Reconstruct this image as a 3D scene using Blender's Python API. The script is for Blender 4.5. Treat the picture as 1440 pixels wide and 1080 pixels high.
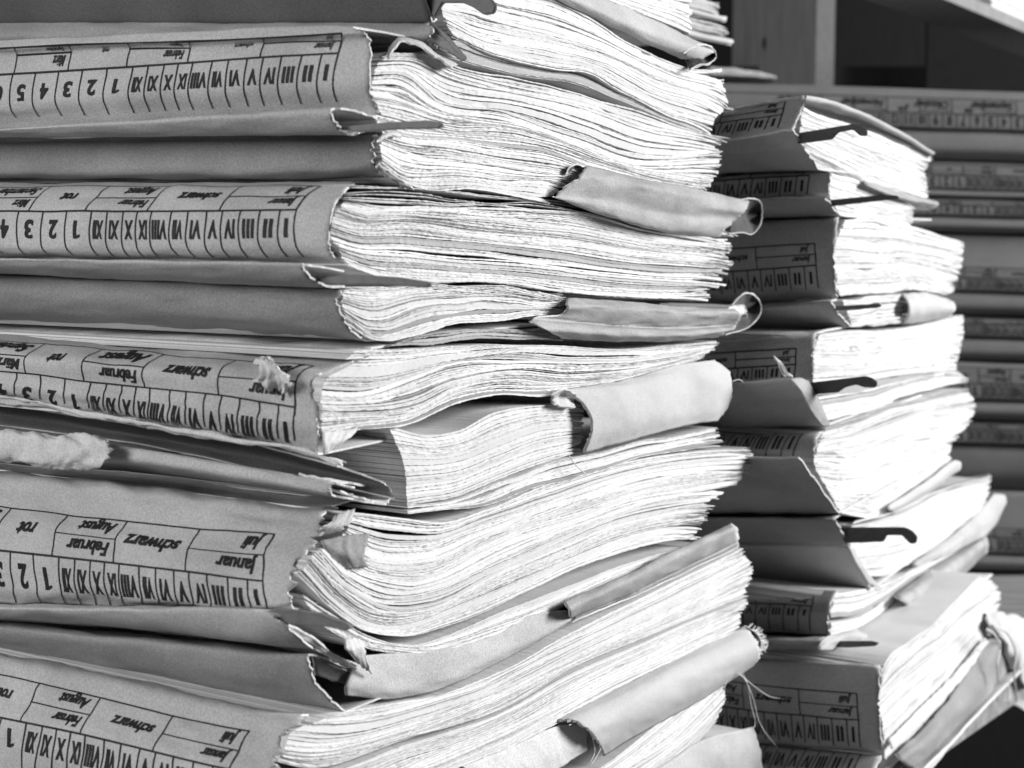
import bpy, bmesh, math, random
import numpy as np
from mathutils import Vector
for o in list(bpy.data.objects): bpy.data.objects.remove(o, do_unlink=True)
SC = bpy.context.scene
COL = SC.collection
R = math.radians

# ------------------------------------------------------------------ camera, light, exposure
FPX = 2100.0                       # focal length in pixels of a 1440 px wide picture
CAMZ = 0.215                       # camera height above the table top
PITCH = math.atan(210 / FPX)
cam = bpy.data.cameras.new('camera'); camo = bpy.data.objects.new('camera', cam); COL.objects.link(camo)
camo.location = (0, 0, CAMZ); camo.rotation_euler = (math.pi / 2 - PITCH, 0, 0)
cam.sensor_width = 36; cam.lens = 36 * FPX / 1440; cam.clip_start = 0.01; cam.clip_end = 50
cam.dof.use_dof = True; cam.dof.focus_distance = 0.43; cam.dof.aperture_fstop = 22
SC.camera = camo
W = bpy.data.worlds.new('World'); SC.world = W; W.use_nodes = True
bg = W.node_tree.nodes['Background']; bg.inputs[0].default_value = (1, 1, 1, 1); bg.inputs[1].default_value = 0.095
def area(name, loc, target, sx, sy, power):
    l = bpy.data.lights.new(name, 'AREA'); l.shape = 'RECTANGLE'; l.size = sx; l.size_y = sy; l.energy = power
    o = bpy.data.objects.new(name, l); COL.objects.link(o); o.location = loc
    o.rotation_euler = (Vector(target) - Vector(loc)).to_track_quat('-Z', 'Y').to_euler()
    return o
area('window_light', (1.95, 0.58, 0.80), (0.1, 0.5, 0.2), 0.8, 0.8, 67)
area('room_fill', (-1.35, -0.55, 0.75), (-0.1, 0.42, 0.18), 0.8, 0.8, 20)  # added fill from front left, source unseen, lifts the spine faces
SC.view_settings.view_transform = 'Standard'; SC.view_settings.look = 'None'
SC.view_settings.exposure = 0; SC.view_settings.gamma = 1
SC.render.resolution_x = 1024; SC.render.resolution_y = 768

# ------------------------------------------------------------------ picture geometry
CP, SP = math.cos(PITCH), math.sin(PITCH)
def ray(x, y):
    a, b = (x - 720) / FPX, (540 - y) / FPX
    return np.array([a, CP + b * SP, -SP + b * CP])
CAM = np.array([0, 0, CAMZ])
ZUP = np.array([0, 0, 1.0])
class Stack:
    """A pile: paper face plane through a corner, P runs right along it, S runs back along the spine."""
    def __init__(s, x, y, D, ang):
        r = ray(x, y); s.O = CAM + r * (D / r[1])
        s.P = np.array([math.sin(R(ang)), math.cos(R(ang)), 0]); s.N = np.array([s.P[1], -s.P[0], 0]); s.S = -s.N
    def paper(s, x, y, off=0.0):
        r = ray(x, y); t = ((s.O + s.N * off - CAM) @ s.N) / (r @ s.N); return CAM + r * t
    def pcoord(s, x, y): return (s.paper(x, y) - s.O) @ s.P
    def spine(s, x, y, pc):
        r = ray(x, y); t = ((s.O + s.P * pc - CAM) @ s.P) / (r @ s.P); return CAM + r * t
MAIN = Stack(500, 540, 0.36, 31.4)
SEC = Stack(1180, 540, 0.60, 29.5)
BIG = Stack(1238, 1000, 0.585, 31.0)

# ------------------------------------------------------------------ materials
def mat(name, base, rough=0.8, var=0.12, scale=900, bump=0.0, bscale=1500, stretch=None, attr=None, spec=0.2, blot=0.0, blotscale=30):
    m = bpy.data.materials.new(name); m.use_nodes = True; nt = m.node_tree; b = nt.nodes['Principled BSDF']
    b.inputs['Roughness'].default_value = rough; b.inputs['Specular IOR Level'].default_value = spec
    tc = nt.nodes.new('ShaderNodeTexCoord'); mp = nt.nodes.new('ShaderNodeMapping'); nt.links.new(tc.outputs['Object'], mp.inputs[0])
    if stretch: mp.inputs['Scale'].default_value = stretch
    def noise(sc, det=3):
        n = nt.nodes.new('ShaderNodeTexNoise'); n.inputs['Scale'].default_value = sc; n.inputs['Detail'].default_value = det
        nt.links.new(mp.outputs[0], n.inputs['Vector']); return n
    def ramp(n, lo, hi, a=0.3, c=0.7):
        r = nt.nodes.new('ShaderNodeMapRange'); r.inputs['From Min'].default_value = a; r.inputs['From Max'].default_value = c
        r.inputs['To Min'].default_value = lo; r.inputs['To Max'].default_value = hi; nt.links.new(n.outputs[0], r.inputs[0]); return r.outputs[0]
    def mul(p, q):
        k = nt.nodes.new('ShaderNodeMath'); k.operation = 'MULTIPLY'; nt.links.new(p, k.inputs[0])
        if isinstance(q, float): k.inputs[1].default_value = q
        else: nt.links.new(q, k.inputs[1])
        return k.outputs[0]
    v = ramp(noise(scale), 1 - var, 1 + var)
    if blot: v = mul(v, ramp(noise(blotscale, 5), 1 - blot, 1 + blot))
    if attr:
        at = nt.nodes.new('ShaderNodeAttribute'); at.attribute_name = attr; v = mul(v, at.outputs['Fac'])
    v = mul(v, float(base))
    nt.links.new(v, b.inputs['Base Color'])
    if bump:
        bn = nt.nodes.new('ShaderNodeBump'); bn.inputs['Strength'].default_value = bump; bn.inputs['Distance'].default_value = 0.0004
        nt.links.new(noise(bscale, 4).outputs[0], bn.inputs['Height']); nt.links.new(bn.outputs[0], b.inputs['Normal'])
    return m
M_COVER = mat('manila_card', 0.53, 0.75, 0.20, 2000, 0.35, 2200, blot=0.13, blotscale=35)
M_COVER_SHADE = mat('shaded_card', 0.12, 0.75, 0.20, 2000, 0.35, 2200, blot=0.13, blotscale=35)  # manila card with shade put into its colour: band, hollows, low back files
M_FLAP = mat('darker_card', 0.33, 0.75, 0.20, 2000, 0.35, 2200, blot=0.13, blotscale=35)  # same as the manila card with a darker base
M_BACK = mat('shaded_back_card', 0.165, 0.75, 0.15, 1500, 0.3, 1800, blot=0.13, blotscale=25)  # back stack's card darkened, its weaker light put into the colour
M_STRAP = mat('worn_strap_card', 0.42, 0.8, 0.20, 2000, 0.45, 1800, blot=0.18, blotscale=60)
M_EDGE = mat('torn_card_edge', 0.72, 0.9, 0.15, 1500, 0.4, 2000)
M_PAPER = mat('old_paper', 0.80, 0.85, 0.05, 1300, 0.22, 1500, attr='tone', blot=0.05, blotscale=60)
M_CLOTH = mat('linen_tape', 0.60, 0.9, 0.10, 1800, 0.5, 2500, blot=0.06)
M_INK = mat('printing_ink', 0.022, 0.6, 0.5, 1200)
M_RAIL = mat('dark_rail', 0.075, 0.45, 0.15, 500, 0.1, 900, spec=0.4)
M_RAILG = mat('grey_rail', 0.17, 0.5, 0.15, 500, 0.1, 900, spec=0.4)
M_THREAD = mat('linen_thread', 0.75, 0.9, 0.1, 2000)
M_WOOD = mat('pale_wood', 0.26, 0.6, 0.22, 60, 0.2, 120, stretch=(9, 9, 0.5), blot=0.15, blotscale=20)
M_WOODD = mat('dark_wood', 0.032, 0.6, 0.22, 60, 0.2, 120, stretch=(9, 9, 0.5), blot=0.15, blotscale=20)
M_TABLE = mat('table_wood', 0.30, 0.5, 0.2, 25, 0.2, 120, stretch=(1, 8, 8), blot=0.2, blotscale=18)
M_POST = mat('planed_wood_edge', 0.2, 0.7, 0.1, 200)
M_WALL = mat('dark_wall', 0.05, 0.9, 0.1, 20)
M_BLACK = mat('recess_shade_black', 0.006, 0.8, 0.2, 100)  # near black that puts the shelf recess's shade into the colour
M_FLOOR = mat('dark_floor', 0.04, 0.8, 0.1, 20)

# ------------------------------------------------------------------ objects
def link(name, verts, faces, mats, parent=None, smooth=False, tone=None, midx=None):
    me = bpy.data.meshes.new(name); me.from_pydata([tuple(map(float, v)) for v in verts], [], [tuple(map(int, f)) for f in faces])
    for m in (mats if isinstance(mats, (list, tuple)) else [mats]): me.materials.append(m)
    if midx is not None: me.polygons.foreach_set('material_index', np.array(midx, dtype=np.int32))
    if smooth is True: me.polygons.foreach_set('use_smooth', np.ones(len(me.polygons), dtype=bool))
    elif smooth is not False: me.polygons.foreach_set('use_smooth', np.array(smooth, dtype=bool))
    if tone is not None:
        a = me.attributes.new('tone', 'FLOAT', 'POINT'); a.data.foreach_set('value', np.array(tone, dtype=np.float32))
    me.update()
    o = bpy.data.objects.new(name, me); COL.objects.link(o)
    if parent is not None:
        o.parent = parent
        w = parent; off = Vector((0, 0, 0))
        while w is not None: off += w.location; w = w.parent
        me.transform(__import__('mathutils').Matrix.Translation(-off))
    return o
def thing(name, label, cat, loc, group=None):
    e = bpy.data.objects.new(name, None); COL.objects.link(e); e.location = tuple(map(float, loc)); e.empty_display_size = 0.01
    e['label'] = label; e['category'] = cat
    if group: e['group'] = group
    return e

def catmull(P, t):
    """P: (K, ...) control values; t: positions in [0, K-1]"""
    P = np.asarray(P, float); K = len(P); t = np.asarray(t, float)
    i = np.clip(np.floor(t).astype(int), 0, K - 2); f = (t - i).reshape((-1,) + (1,) * (P.ndim - 1))
    p1, p2 = P[i], P[i + 1]
    p0 = np.where((i > 0).reshape(f.shape), P[np.maximum(i - 1, 0)], 2 * p1 - p2)
    p3 = np.where((i < K - 2).reshape(f.shape), P[np.minimum(i + 2, K - 1)], 2 * p2 - p1)
    m1, m2 = (p2 - p0) / 2, (p3 - p1) / 2
    return (2 * f**3 - 3 * f**2 + 1) * p1 + (f**3 - 2 * f**2 + f) * m1 + (-2 * f**3 + 3 * f**2) * p2 + (f**3 - f**2) * m2
def resample(poly, n):
    P = np.array(poly, float)
    if len(P) == 1: P = np.repeat(P, 2, 0)
    L = np.r_[0, np.cumsum(np.hypot(*np.diff(P, axis=0).T) + 1e-6)]; L /= L[-1]
    s = np.linspace(0, 1, n)
    # tangents with finite differences on the true spacing
    m = np.gradient(P, L, axis=0) if len(P) > 2 else np.repeat((P[1:] - P[:1]) / 1.0, 2, 0)
    i = np.clip(np.searchsorted(L, s, 'right') - 1, 0, len(P) - 2); h = (L[i + 1] - L[i])[:, None]; f = ((s - L[i]) / h[:, 0])[:, None]
    return (2*f**3-3*f**2+1)*P[i] + (f**3-2*f**2+f)*h*m[i] + (-2*f**3+3*f**2)*P[i+1] + (f**3-f**2)*h*m[i+1]
def noise1(rng, n, k):
    """smooth random curve of n samples with about k control values, in -1..1"""
    k = max(int(k), 2); return catmull(rng.uniform(-1, 1, k), np.linspace(0, k - 1, n))
def noise2(rng, v, s, kv, ks):
    g = rng.uniform(-1, 1, (kv, ks)); a = catmull(g, np.asarray(v) * (kv - 1)); return catmull(a.T, np.asarray(s) * (ks - 1)).T

# ---- a bundle of loose sheets
def pages(parent, st, curves, n, seed=1, depth=0.27, vs=None, off=0.0, prot=0.0006, rag=0.004, ragl=0.001, fill=(0.96, 1.0),
          gap=0.05, wave=0.00035, torn=0.00005, dark=0.05, name='page_block', tone=(0.80, 1.05), droop=0.0015, M=None, curl=0.0, cover=None):
    rng = np.random.default_rng(seed)
    K = len(curves)
    Ms = M or int(np.clip(max(np.ptp(np.array(c)[:, 0]) for c in curves) / 3.6, 30, 170))
    G = np.array([[st.paper(x, y, off) for x, y in resample(c, Ms)] for c in curves])     # K, M, 3
    vv = np.linspace(0, 1, K) if vs is None else np.array(vs)
    def row(v):
        t = np.interp(v, vv, np.arange(K)); return catmull(G, [t])[0]
    n = int(n * 1.25); w = rng.gamma(1.1, 1, n) + 0.22; w /= w.sum(); cum = np.r_[0, np.cumsum(w)]
    s = np.linspace(0, 1, Ms)
    kk = max(3, n // 8)
    wavef = noise2(rng, cum[:-1], s, max(3, n // 6), 9) * wave + noise2(rng, cum[:-1], s, max(4, n // 3), 20) * wave * 0.22
    protf = noise2(rng, cum[:-1], s, kk, 5) * prot * 1.3
    endc = np.abs(noise1(rng, n, kk)); endl = np.abs(noise1(rng, n, kk))
    gd = []
    for c in (cover if cover is not None else st.__dict__.get('covers', {}).get(parent.name, [])):
        pc_ = (c.X - st.O) @ st.P; lo = pc_.min(); zz = np.linspace(c.X[:, :, 2].min(), c.X[:, :, 2].max(), 60)
        prof = lambda col: np.interp(zz, *zip(*sorted((float(z), float(p)) for z, p in zip(c.X[:, col, 2], pc_[:, col]) if p < lo + .02)), left=-9, right=-9)
        fr = prof(-2); al = fr.copy()
        for col in range(0, c.X.shape[1] - 1, 6): al = np.maximum(al, prof(col))
        al = np.max([np.roll(al, q) for q in range(-5, 6)], 0); gd.append((zz, fr, al))
    V, F, T, SM = [], [], [], []
    length = np.linalg.norm(G[0, -1] - G[0, 0]); gmod = np.clip(0.8 + 1.6 * noise1(rng, n, max(3, n // 6)), 0, 2.5)
    for k in range(n):
        f = rng.uniform(*fill)
        if rng.random() < gap * gmod[k] or w[k] * n > 2.2 and rng.random() < gap * 2: f *= rng.uniform(0.45, 0.8)
        a = row(cum[k]); b = row(cum[k] + (cum[k + 1] - cum[k]) * f)
        r1 = (endc[k] * 0.6 + rng.random() ** 2 * 0.7) * rag / length
        r0 = (endl[k] * 0.5 + rng.random() ** 2 * 0.7) * ragl / length
        ss = r0 + s * (1 - r0 - r1)
        def rs(q): return np.stack([np.interp(ss, s, q[:, j]) for j in range(3)], 1)
        a, b = rs(a), rs(b)
        dz = wavef[k] + noise1(rng, Ms, 9) * wave * 0.10
        dz = dz - droop * rng.uniform(-0.4, 1.0) * np.clip((s - 0.9) / 0.1, 0, 1) ** 2
        o = protf[k] + rng.normal() * prot * 0.22 + noise1(rng, Ms, 7) * prot * 0.22
        o = o + rng.normal(size=Ms) * torn * rng.choice([0.2, 0.6, 1.4]) + noise1(rng, Ms, Ms // 3) * torn
        o = o + curl * np.clip((s - 0.93) / 0.07, 0, 1) * rng.random()
        bite = np.clip(noise1(rng, Ms, 16) - 0.75, 0, 1) * 5 * prot * (rng.random() < 0.35)
        o = o - bite
        thn = rng.normal(size=Ms) * 0.00004
        fa = a + st.N * o[:, None] + ZUP * (dz + thn)[:, None]
        fb = b + st.N * (o + rng.normal(size=Ms) * torn * 0.4)[:, None] + ZUP * (dz - thn)[:, None]
        mn = 0.00008
        fb[:, 2] = np.minimum(fb[:, 2], fa[:, 2] - mn)
        j = rng.normal(size=Ms) * 0.0002
        fa[-1] -= st.P * abs(j[0]) * 3
        ba, bb = fa - st.N * (depth + o[:, None]), fb - st.N * (depth + o[:, None])
        for cz, cf, ca in (gd if gd else ()):
            for q, mg, cp in ((fa, .0005, cf), (fb, .0005, cf), (ba, .005, ca), (bb, .005, ca)):
                lim = np.interp(q[:, 2], cz, cp, left=-9, right=-9) + mg; p = (q - st.O) @ st.P
                q += st.P * np.maximum(lim - p, 0)[:, None]
        base = len(V) * 0 + sum(len(q) for q in V)
        V += [fa, fb, ba, bb]
        i = np.arange(Ms - 1) + base
        A, B, C, D = i, i + Ms, i + 2 * Ms, i + 3 * Ms
        F += list(zip(A, B, B + 1, A + 1)); F += list(zip(A, A + 1, C + 1, C)); F += list(zip(B, D, D + 1, B + 1))
        F += [(base, base + 2 * Ms, base + 3 * Ms, base + Ms), (base + Ms - 1, base + 2 * Ms - 1, base + 4 * Ms - 1, base + 3 * Ms - 1)]
        F += list(zip(C, C + 1, D + 1, D))
        SM += [False] * (Ms - 1) + [True] * (2 * (Ms - 1)) + [False] * (Ms + 1)
        tn = rng.uniform(*tone)
        if rng.random() < dark: tn *= rng.uniform(0.45, 0.75)
        T.append(np.full(4 * Ms, tn))
    V = np.concatenate(V)
    return link(name, V, F, M_PAPER, parent, smooth=False, tone=np.concatenate(T))

# ---- a bent sheet of card or cloth
class Surf: pass
def sheet(name, parent, st, levels, mode='spine', m=None, thick=0.0005, rows=None, cols=70, seed=1, tearR=0.0006, tearL=0.0, wrinkle=0.0003,
          top_in=None, bot_in=None, extend=0.0, edge=None, tearT=0.0, tearB=0.0, lin=False):
    """levels: list of (polyline, ref). spine mode: ref = picture x of the card's end (gives how far it bulges), None = last x.
       paper mode: ref = metres in front of the paper face"""
    rng = np.random.default_rng(seed); K = len(levels)
    m = m or M_COVER; edge = edge or (M_EDGE if m in (M_COVER, M_COVER_SHADE, M_FLAP, M_BACK, M_STRAP) else m)
    G = []
    for poly, ref in levels:
        rp = resample(poly, cols)
        if mode == 'spine':
            xr, yr = poly[-1]
            if ref is None: pc = st.pcoord(xr, yr)
            elif isinstance(ref, tuple): pc = st.pcoord(*ref)
            else: pc = st.pcoord(ref, yr)
            g = np.array([st.spine(x, y, pc) for x, y in rp])
        elif isinstance(ref, (tuple, list)):
            oo = np.interp(np.linspace(0, 1, cols), np.linspace(0, 1, len(ref)), ref)
            g = np.array([st.paper(x, y, o) for (x, y), o in zip(rp, oo)])
        else: g = np.array([st.paper(x, y, ref) for x, y in rp])
        G.append(g)
    G = np.array(G)
    if extend:       # the card runs on along the file beyond the picture's edge
        ex = []
        for q in (1.0, 0.66, 0.33):
            e = G[:, :1].copy(); u = ((G[:, 0] - st.O) @ st.S); d = (extend - u) * q
            sl = (G[:, 0, 2] - G[:, cols // 2, 2]) / np.maximum(((G[:, 0] - G[:, cols // 2]) @ st.S), 1e-4)
            ex.append((G[:, 0] + st.S * d[:, None] + ZUP * (np.clip(sl, -0.1, 0.1) * d * 0.6)[:, None])[:, None])
        G = np.concatenate(ex + [G], 1)
    C = G.shape[1]
    RW = rows or (K - 1) * 7 + 1
    t = np.linspace(0, K - 1, RW)
    if lin:
        i = np.clip(np.floor(t).astype(int), 0, K - 2); f = (t - i)[:, None, None]; X = G[i] * (1 - f) + G[i + 1] * f
    else: X = catmull(G, t)
    s = np.linspace(0, 1, C)
    # wrinkles along the surface normal
    du = np.gradient(X, axis=1); dv = np.gradient(X, axis=0); nn = np.cross(du, dv); nn /= np.linalg.norm(nn, axis=2, keepdims=True) + 1e-12
    outv = -st.P if mode == 'spine' else st.N
    if (nn @ outv).sum() < 0: nn = -nn
    wr = noise2(rng, np.linspace(0, 1, RW), s, max(4, RW // 4), 12) * wrinkle + noise2(rng, np.linspace(0, 1, RW), s, max(6, RW // 2), 40) * wrinkle * 0.3
    X = X + nn * wr[:, :, None]
    e0 = X[:, 1] - X[:, 0]; e1 = X[:, -1] - X[:, -2]
    def tear(a): return (np.cumsum(rng.normal(size=RW)) * 0.15 + rng.normal(size=RW)) * a * 0.5
    l0 = np.linalg.norm(e0, axis=1) + 1e-9; l1 = np.linalg.norm(e1, axis=1) + 1e-9
    X[:, -1] += e1 / l1[:, None] * np.clip(tear(tearR), -0.8 * l1, 4 * tearR + 1e-9)[:, None]
    if tearL: X[:, 0] -= e0 / l0[:, None] * np.clip(tear(tearL), -0.8 * l0, 4 * tearL)[:, None]
    if tearT: X[0] += (X[0] - X[1]) * rng.uniform(-0.5, 0.8, C)[:, None] * tearT
    if tearB: X[-1] += (X[-1] - X[-2]) * rng.uniform(-0.5, 0.8, C)[:, None] * tearB
    w = t.copy()
    inn = st.P if mode == 'spine' else -st.N
    if top_in:
        X = np.concatenate([(X[:1] + inn * top_in[0] + ZUP * top_in[1]), (X[:1] + inn * top_in[0] * 0.06 + ZUP * (top_in[1] * 0.06 + 0.0003)), X]); w = np.r_[-2, -1, w]
    if bot_in:
        X = np.concatenate([X, (X[-1:] + inn * bot_in[0] * 0.06 + ZUP * (bot_in[1] * 0.06 - 0.0003)), (X[-1:] + inn * bot_in[0] + ZUP * bot_in[1])]); w = np.r_[w, K, K + 1]
    du = np.gradient(X, axis=1); dv = np.gradient(X, axis=0); nn = np.cross(du, dv); nn /= np.linalg.norm(nn, axis=2, keepdims=True) + 1e-12
    if (nn[2:-2] @ outv).sum() < 0: nn = -nn
    Y = X - nn * thick
    RW = X.shape[0]; N = RW * C
    idx = np.arange(N).reshape(RW, C)
    f1 = np.stack([idx[:-1, :-1], idx[1:, :-1], idx[1:, 1:], idx[:-1, 1:]], -1).reshape(-1, 4)
    f2 = f1[:, ::-1] + N
    rim = np.r_[idx[0, :], idx[1:, -1], idx[-1, -2::-1], idx[-2:0:-1, 0]]; rn = np.roll(rim, -1)
    f3 = np.stack([rim, rn, rn + N, rim + N], -1)
    F = np.concatenate([f1, f2, f3]); mi = np.r_[np.zeros(len(f1) + len(f2)), np.ones(len(f3))]
    o = link(name, np.concatenate([X.reshape(-1, 3), Y.reshape(-1, 3)]), F, [m, edge], parent, smooth=list(mi < 0.5), midx=mi)
    S = Surf(); S.X, S.w, S.nn, S.st, S.obj = X, w, nn, st, o
    S.U = (X - st.O) @ st.S
    if name in ('cover', 'lower_flap') and mode == 'spine' and parent is not None: st.__dict__.setdefault('covers', {}).setdefault(parent.name, []).append(S)
    return S
def spine_u(st, x, y, pc): return (st.spine(x, y, pc) - st.O) @ st.S
def on_surf(S, a, w, lift=0.00015):
    """a: metres along S (absolute), w: level position"""
    out = np.empty((len(a), 3))
    r = np.clip(np.interp(w, S.w, np.arange(len(S.w))), 0, len(S.w) - 1.001)
    i = r.astype(int); f = r - i
    for k in range(len(a)):
        q = np.zeros(3)
        for ii, ff in ((i[k], 1 - f[k]), (i[k] + 1, f[k])):
            u = S.U[ii]
            c = np.interp(-a[k], -u, np.arange(len(u))); c = min(max(c, 0), len(u) - 1.001); ci = int(c); cf = c - ci
            q += ff * ((S.X[ii, ci] + S.nn[ii, ci] * lift) * (1 - cf) + (S.X[ii, ci + 1] + S.nn[ii, ci + 1] * lift) * cf)
        out[k] = q
    return out

# ---- lettering
_glyph = {}
def glyphs(txt, bold=0.02, shear=0.0):
    key = (txt, bold, shear)
    if key not in _glyph:
        c = bpy.data.curves.new('t', 'FONT'); c.body = txt; c.offset = bold; c.shear = shear; c.resolution_u = 3; c.space_character = 1.02
        o = bpy.data.objects.new('t', c); COL.objects.link(o); bpy.context.view_layer.update()
        me = o.evaluated_get(bpy.context.evaluated_depsgraph_get()).to_mesh()
        bm = bmesh.new(); bm.from_mesh(me)
        for q in (.1, .22, .34, .46, .58): bmesh.ops.bisect_plane(bm, geom=bm.verts[:] + bm.edges[:] + bm.faces[:], plane_co=(0, q, 0), plane_no=(0, 1, 0))
        bm.verts.index_update(); v = np.array([tuple(q.co) for q in bm.verts])[:, :2]; f = [tuple(w.index for w in p.verts) for p in bm.faces]; bm.free()
        o.to_mesh_clear(); bpy.data.objects.remove(o); bpy.data.curves.remove(c)
        if txt == '1':
            ys = np.linspace(0, .7, 7); v = np.array([(x, y) for y in ys for x in (.16, .30)] + [(0., .50), (0., .60), (.17, .70), (.17, .585)])
            f = [(2 * i, 2 * i + 1, 2 * i + 3, 2 * i + 2) for i in range(6)] + [(14, 17, 16, 15)]
        v[:, 0] -= v[:, 0].min(); wd = v[:, 0].max(); v[:, 0] /= wd
        v[:, 1] /= 0.70      # cap height -> 1
        _glyph[key] = (v, f, wd / 0.70)
    return _glyph[key]
CELLS = [21, 26.5, 26.5, 25, 22.5, 26.5, 24, 29, 21.5, 21.5, 24.5, 24]
ROM = ['I', 'II', 'III', 'IV', 'V', 'VI', 'VII', 'VIII', 'IX', 'X', 'XI', 'XII']
MONTHS = [('Januar', 'Juli', 104), ('schwarz', None, 105), ('Februar', 'August', 93.5), ('rot', None, 93.5), ('März', 'September', 93.5),
          ('blau', None, 93.5), ('April', 'Oktober', 93.5), ('grün', None, 93.5), ('Mai', 'November', 93.5), ('gelb', None, 93.5), ('Juni', 'Dezember', 93.5)]
UNIT = None
def printed(S, st, border, w0, wsp, w1, wnum, wend, umax=0.29, lw=0.00042, umin=-9, scale=1.0, far=False, tickw=None, detail=True):
    """border: [(w, x, y, pc)] right hand border of the table. Rows: w0 top rule, wsp rule between the month rows, w1 rule above numerals,
       wnum (from, to) band of the numerals, wend end of the tick rules"""
    V, F = [], []
    bw = [b[0] for b in border]; bu = [spine_u(st, b[1], b[2], b[3]) for b in border]
    def ub(w): return np.interp(w, bw, bu)
    def add(a, w, faces, lift=0.00018):
        n = sum(len(v) for v in V); a = np.asarray(a, float); w = np.asarray(w, float)
        V.append(on_surf(S, a + ub(w), w, lift)); F.extend([tuple(i + n for i in f) for f in faces])
    def hline(a0, a1, w, lwm=lw):
        n = max(2, int((a1 - a0) / 0.002)); a = np.linspace(a0, a1, n)
        dw = lwm / 2 / rowh(w)
        add(np.r_[a, a], np.r_[np.full(n, w - dw), np.full(n, w + dw)], [(i, i + n, i + n + 1, i + 1) for i in range(n - 1)], 0.00016)
    def rowh(w):                                 # metres per level unit
        e = 0.15; p = on_surf(S, np.array([ub(w) + 0.01] * 2), np.array([w - e, w + e]), 0); return max(np.linalg.norm(p[1] - p[0]) / (2 * e), 0.002)
    def vline(a, wa, wb, lwm=lw):
        n = 12; w = np.linspace(wa, wb, n)
        add(np.r_[np.full(n, a - lwm / 2), np.full(n, a + lwm / 2)], np.r_[w, w], [(i, i + n, i + n + 1, i + 1) for i in range(n - 1)], 0.0002)
    def text(t, ac, wa, wb, width=None, hm=None, bold=0.02, shear=0.0, xs=1.0, align='c'):
        v, f, asp = glyphs(t, bold, shear)
        h = abs(wb - wa) * rowh((wa + wb) / 2); wd = width if width else h * asp * xs
        a = v[:, 0] * wd + (ac - wd / 2 if align == 'c' else ac)
        add(a, wa + v[:, 1] * (wb - wa), f, 0.00024)
    k = UNIT * scale
    amax = umax - max(bu); a = 0
    a0 = max(0.0, umin - min(bu))
    hline(a0, amax, w1, lw * 1.15); 
    if w0 is not None: hline(a0, amax, w0, lw)
    # numerals
    a = 0; vline(0, w0 if w0 is not None else w1, wend, lw)
    cells = list(zip(ROM, CELLS)) + [(str(i), 39.7) for i in range(1, 32)]
    for t, wd in cells:
        wd *= k
        if a + wd > amax: break
        if a + wd > a0:
            vline(a + wd, w1, wend, lw * 0.9)
            rom = t in ROM
            if rom: text(t, a + wd * 0.5, wnum[0], wnum[1], width=wd * (0.22 if t == 'I' else 0.45 if t == 'II' else 0.78 if len(t) > 3 else 0.58), bold=0.028)
            else: text(t, a + wd * 0.5, wnum[0], wnum[1], width=wd * (0.27 if t == '1' else 0.34 * len(t) if len(t) == 1 else 0.5), bold=0.0 if t == '1' else 0.035)
        a += wd
    a = 0
    if w0 is None: w0 = w1 - (w1 - wsp) * 1.9
    for lo, hi, wd in MONTHS:
        wd *= k
        if a + wd > amax + wd * 0.7: break
        e = min(a + wd, amax)
        if e > a0 and a + wd <= amax: vline(a + wd, w0, w1, lw * 0.8)
        if e > a0 and a + wd <= amax + 0.004:
            if hi:
                hline(max(a, a0), e, wsp, lw * 0.8)
                text(lo, a + k * 8, wsp + (w1 - wsp) * 0.2, wsp + (w1 - wsp) * 0.78, shear=0.25, bold=0.03, xs=0.85, align='l')
                text(hi, a + k * 10, w0 + (wsp - w0) * 0.2, w0 + (wsp - w0) * 0.78, shear=0.25, bold=0.03, xs=0.85, align='l')
            else: text(lo, a + k * (14 if len(lo) > 4 else 32), w0 + (w1 - w0) * 0.34, w0 + (w1 - w0) * 0.65, shear=0.3, bold=0.035, xs=0.95, align='l')
        a += wd
    return link('printed_table', np.concatenate(V), F, M_INK, S.obj)

# ---- flat bar with a shaped outline
def plate(name, parent, st, outline, pc, thick=0.0012, m=None, bev=0.0003, slope=0.0):
    bm = bmesh.new()
    pts = [st.spine(x, y, pc) for x, y in outline]
    f = bm.faces.new([bm.verts.new(tuple(p)) for p in pts])
    r = bmesh.ops.extrude_face_region(bm, geom=[f])
    for v in [g for g in r['geom'] if isinstance(g, bmesh.types.BMVert)]: v.co += Vector(st.P * thick)
    bmesh.ops.recalc_face_normals(bm, faces=bm.faces)
    bmesh.ops.bevel(bm, geom=list(bm.edges), offset=bev, segments=2, affect='EDGES', clamp_overlap=True)
    me = bpy.data.meshes.new(name); bm.to_mesh(me); bm.free()
    vs = [tuple(v.co) for v in me.vertices]; fs = [tuple(p.vertices) for p in me.polygons]; bpy.data.meshes.remove(me)
    return link(name, vs, fs, m or M_RAIL, parent)
def thread(name, parent, pts, rad=0.00016, m=None):
    P = catmull(np.array(pts), np.linspace(0, len(pts) - 1, len(pts) * 6)); V, F = [], []; k = 6
    T = np.gradient(P, axis=0)
    for i, (p, t) in enumerate(zip(P, T)):
        t = t / np.linalg.norm(t); a = np.cross(t, [0.3, 0.2, 0.93]); a /= np.linalg.norm(a); b = np.cross(t, a)
        for j in range(k):
            V.append(p + rad * (math.cos(j * 2 * math.pi / k) * a + math.sin(j * 2 * math.pi / k) * b))
    for i in range(len(P) - 1):
        for j in range(k): F.append((i * k + j, i * k + (j + 1) % k, (i + 1) * k + (j + 1) % k, (i + 1) * k + j))
    return link(name, V, F, m or M_THREAD, parent, smooth=True)
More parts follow.
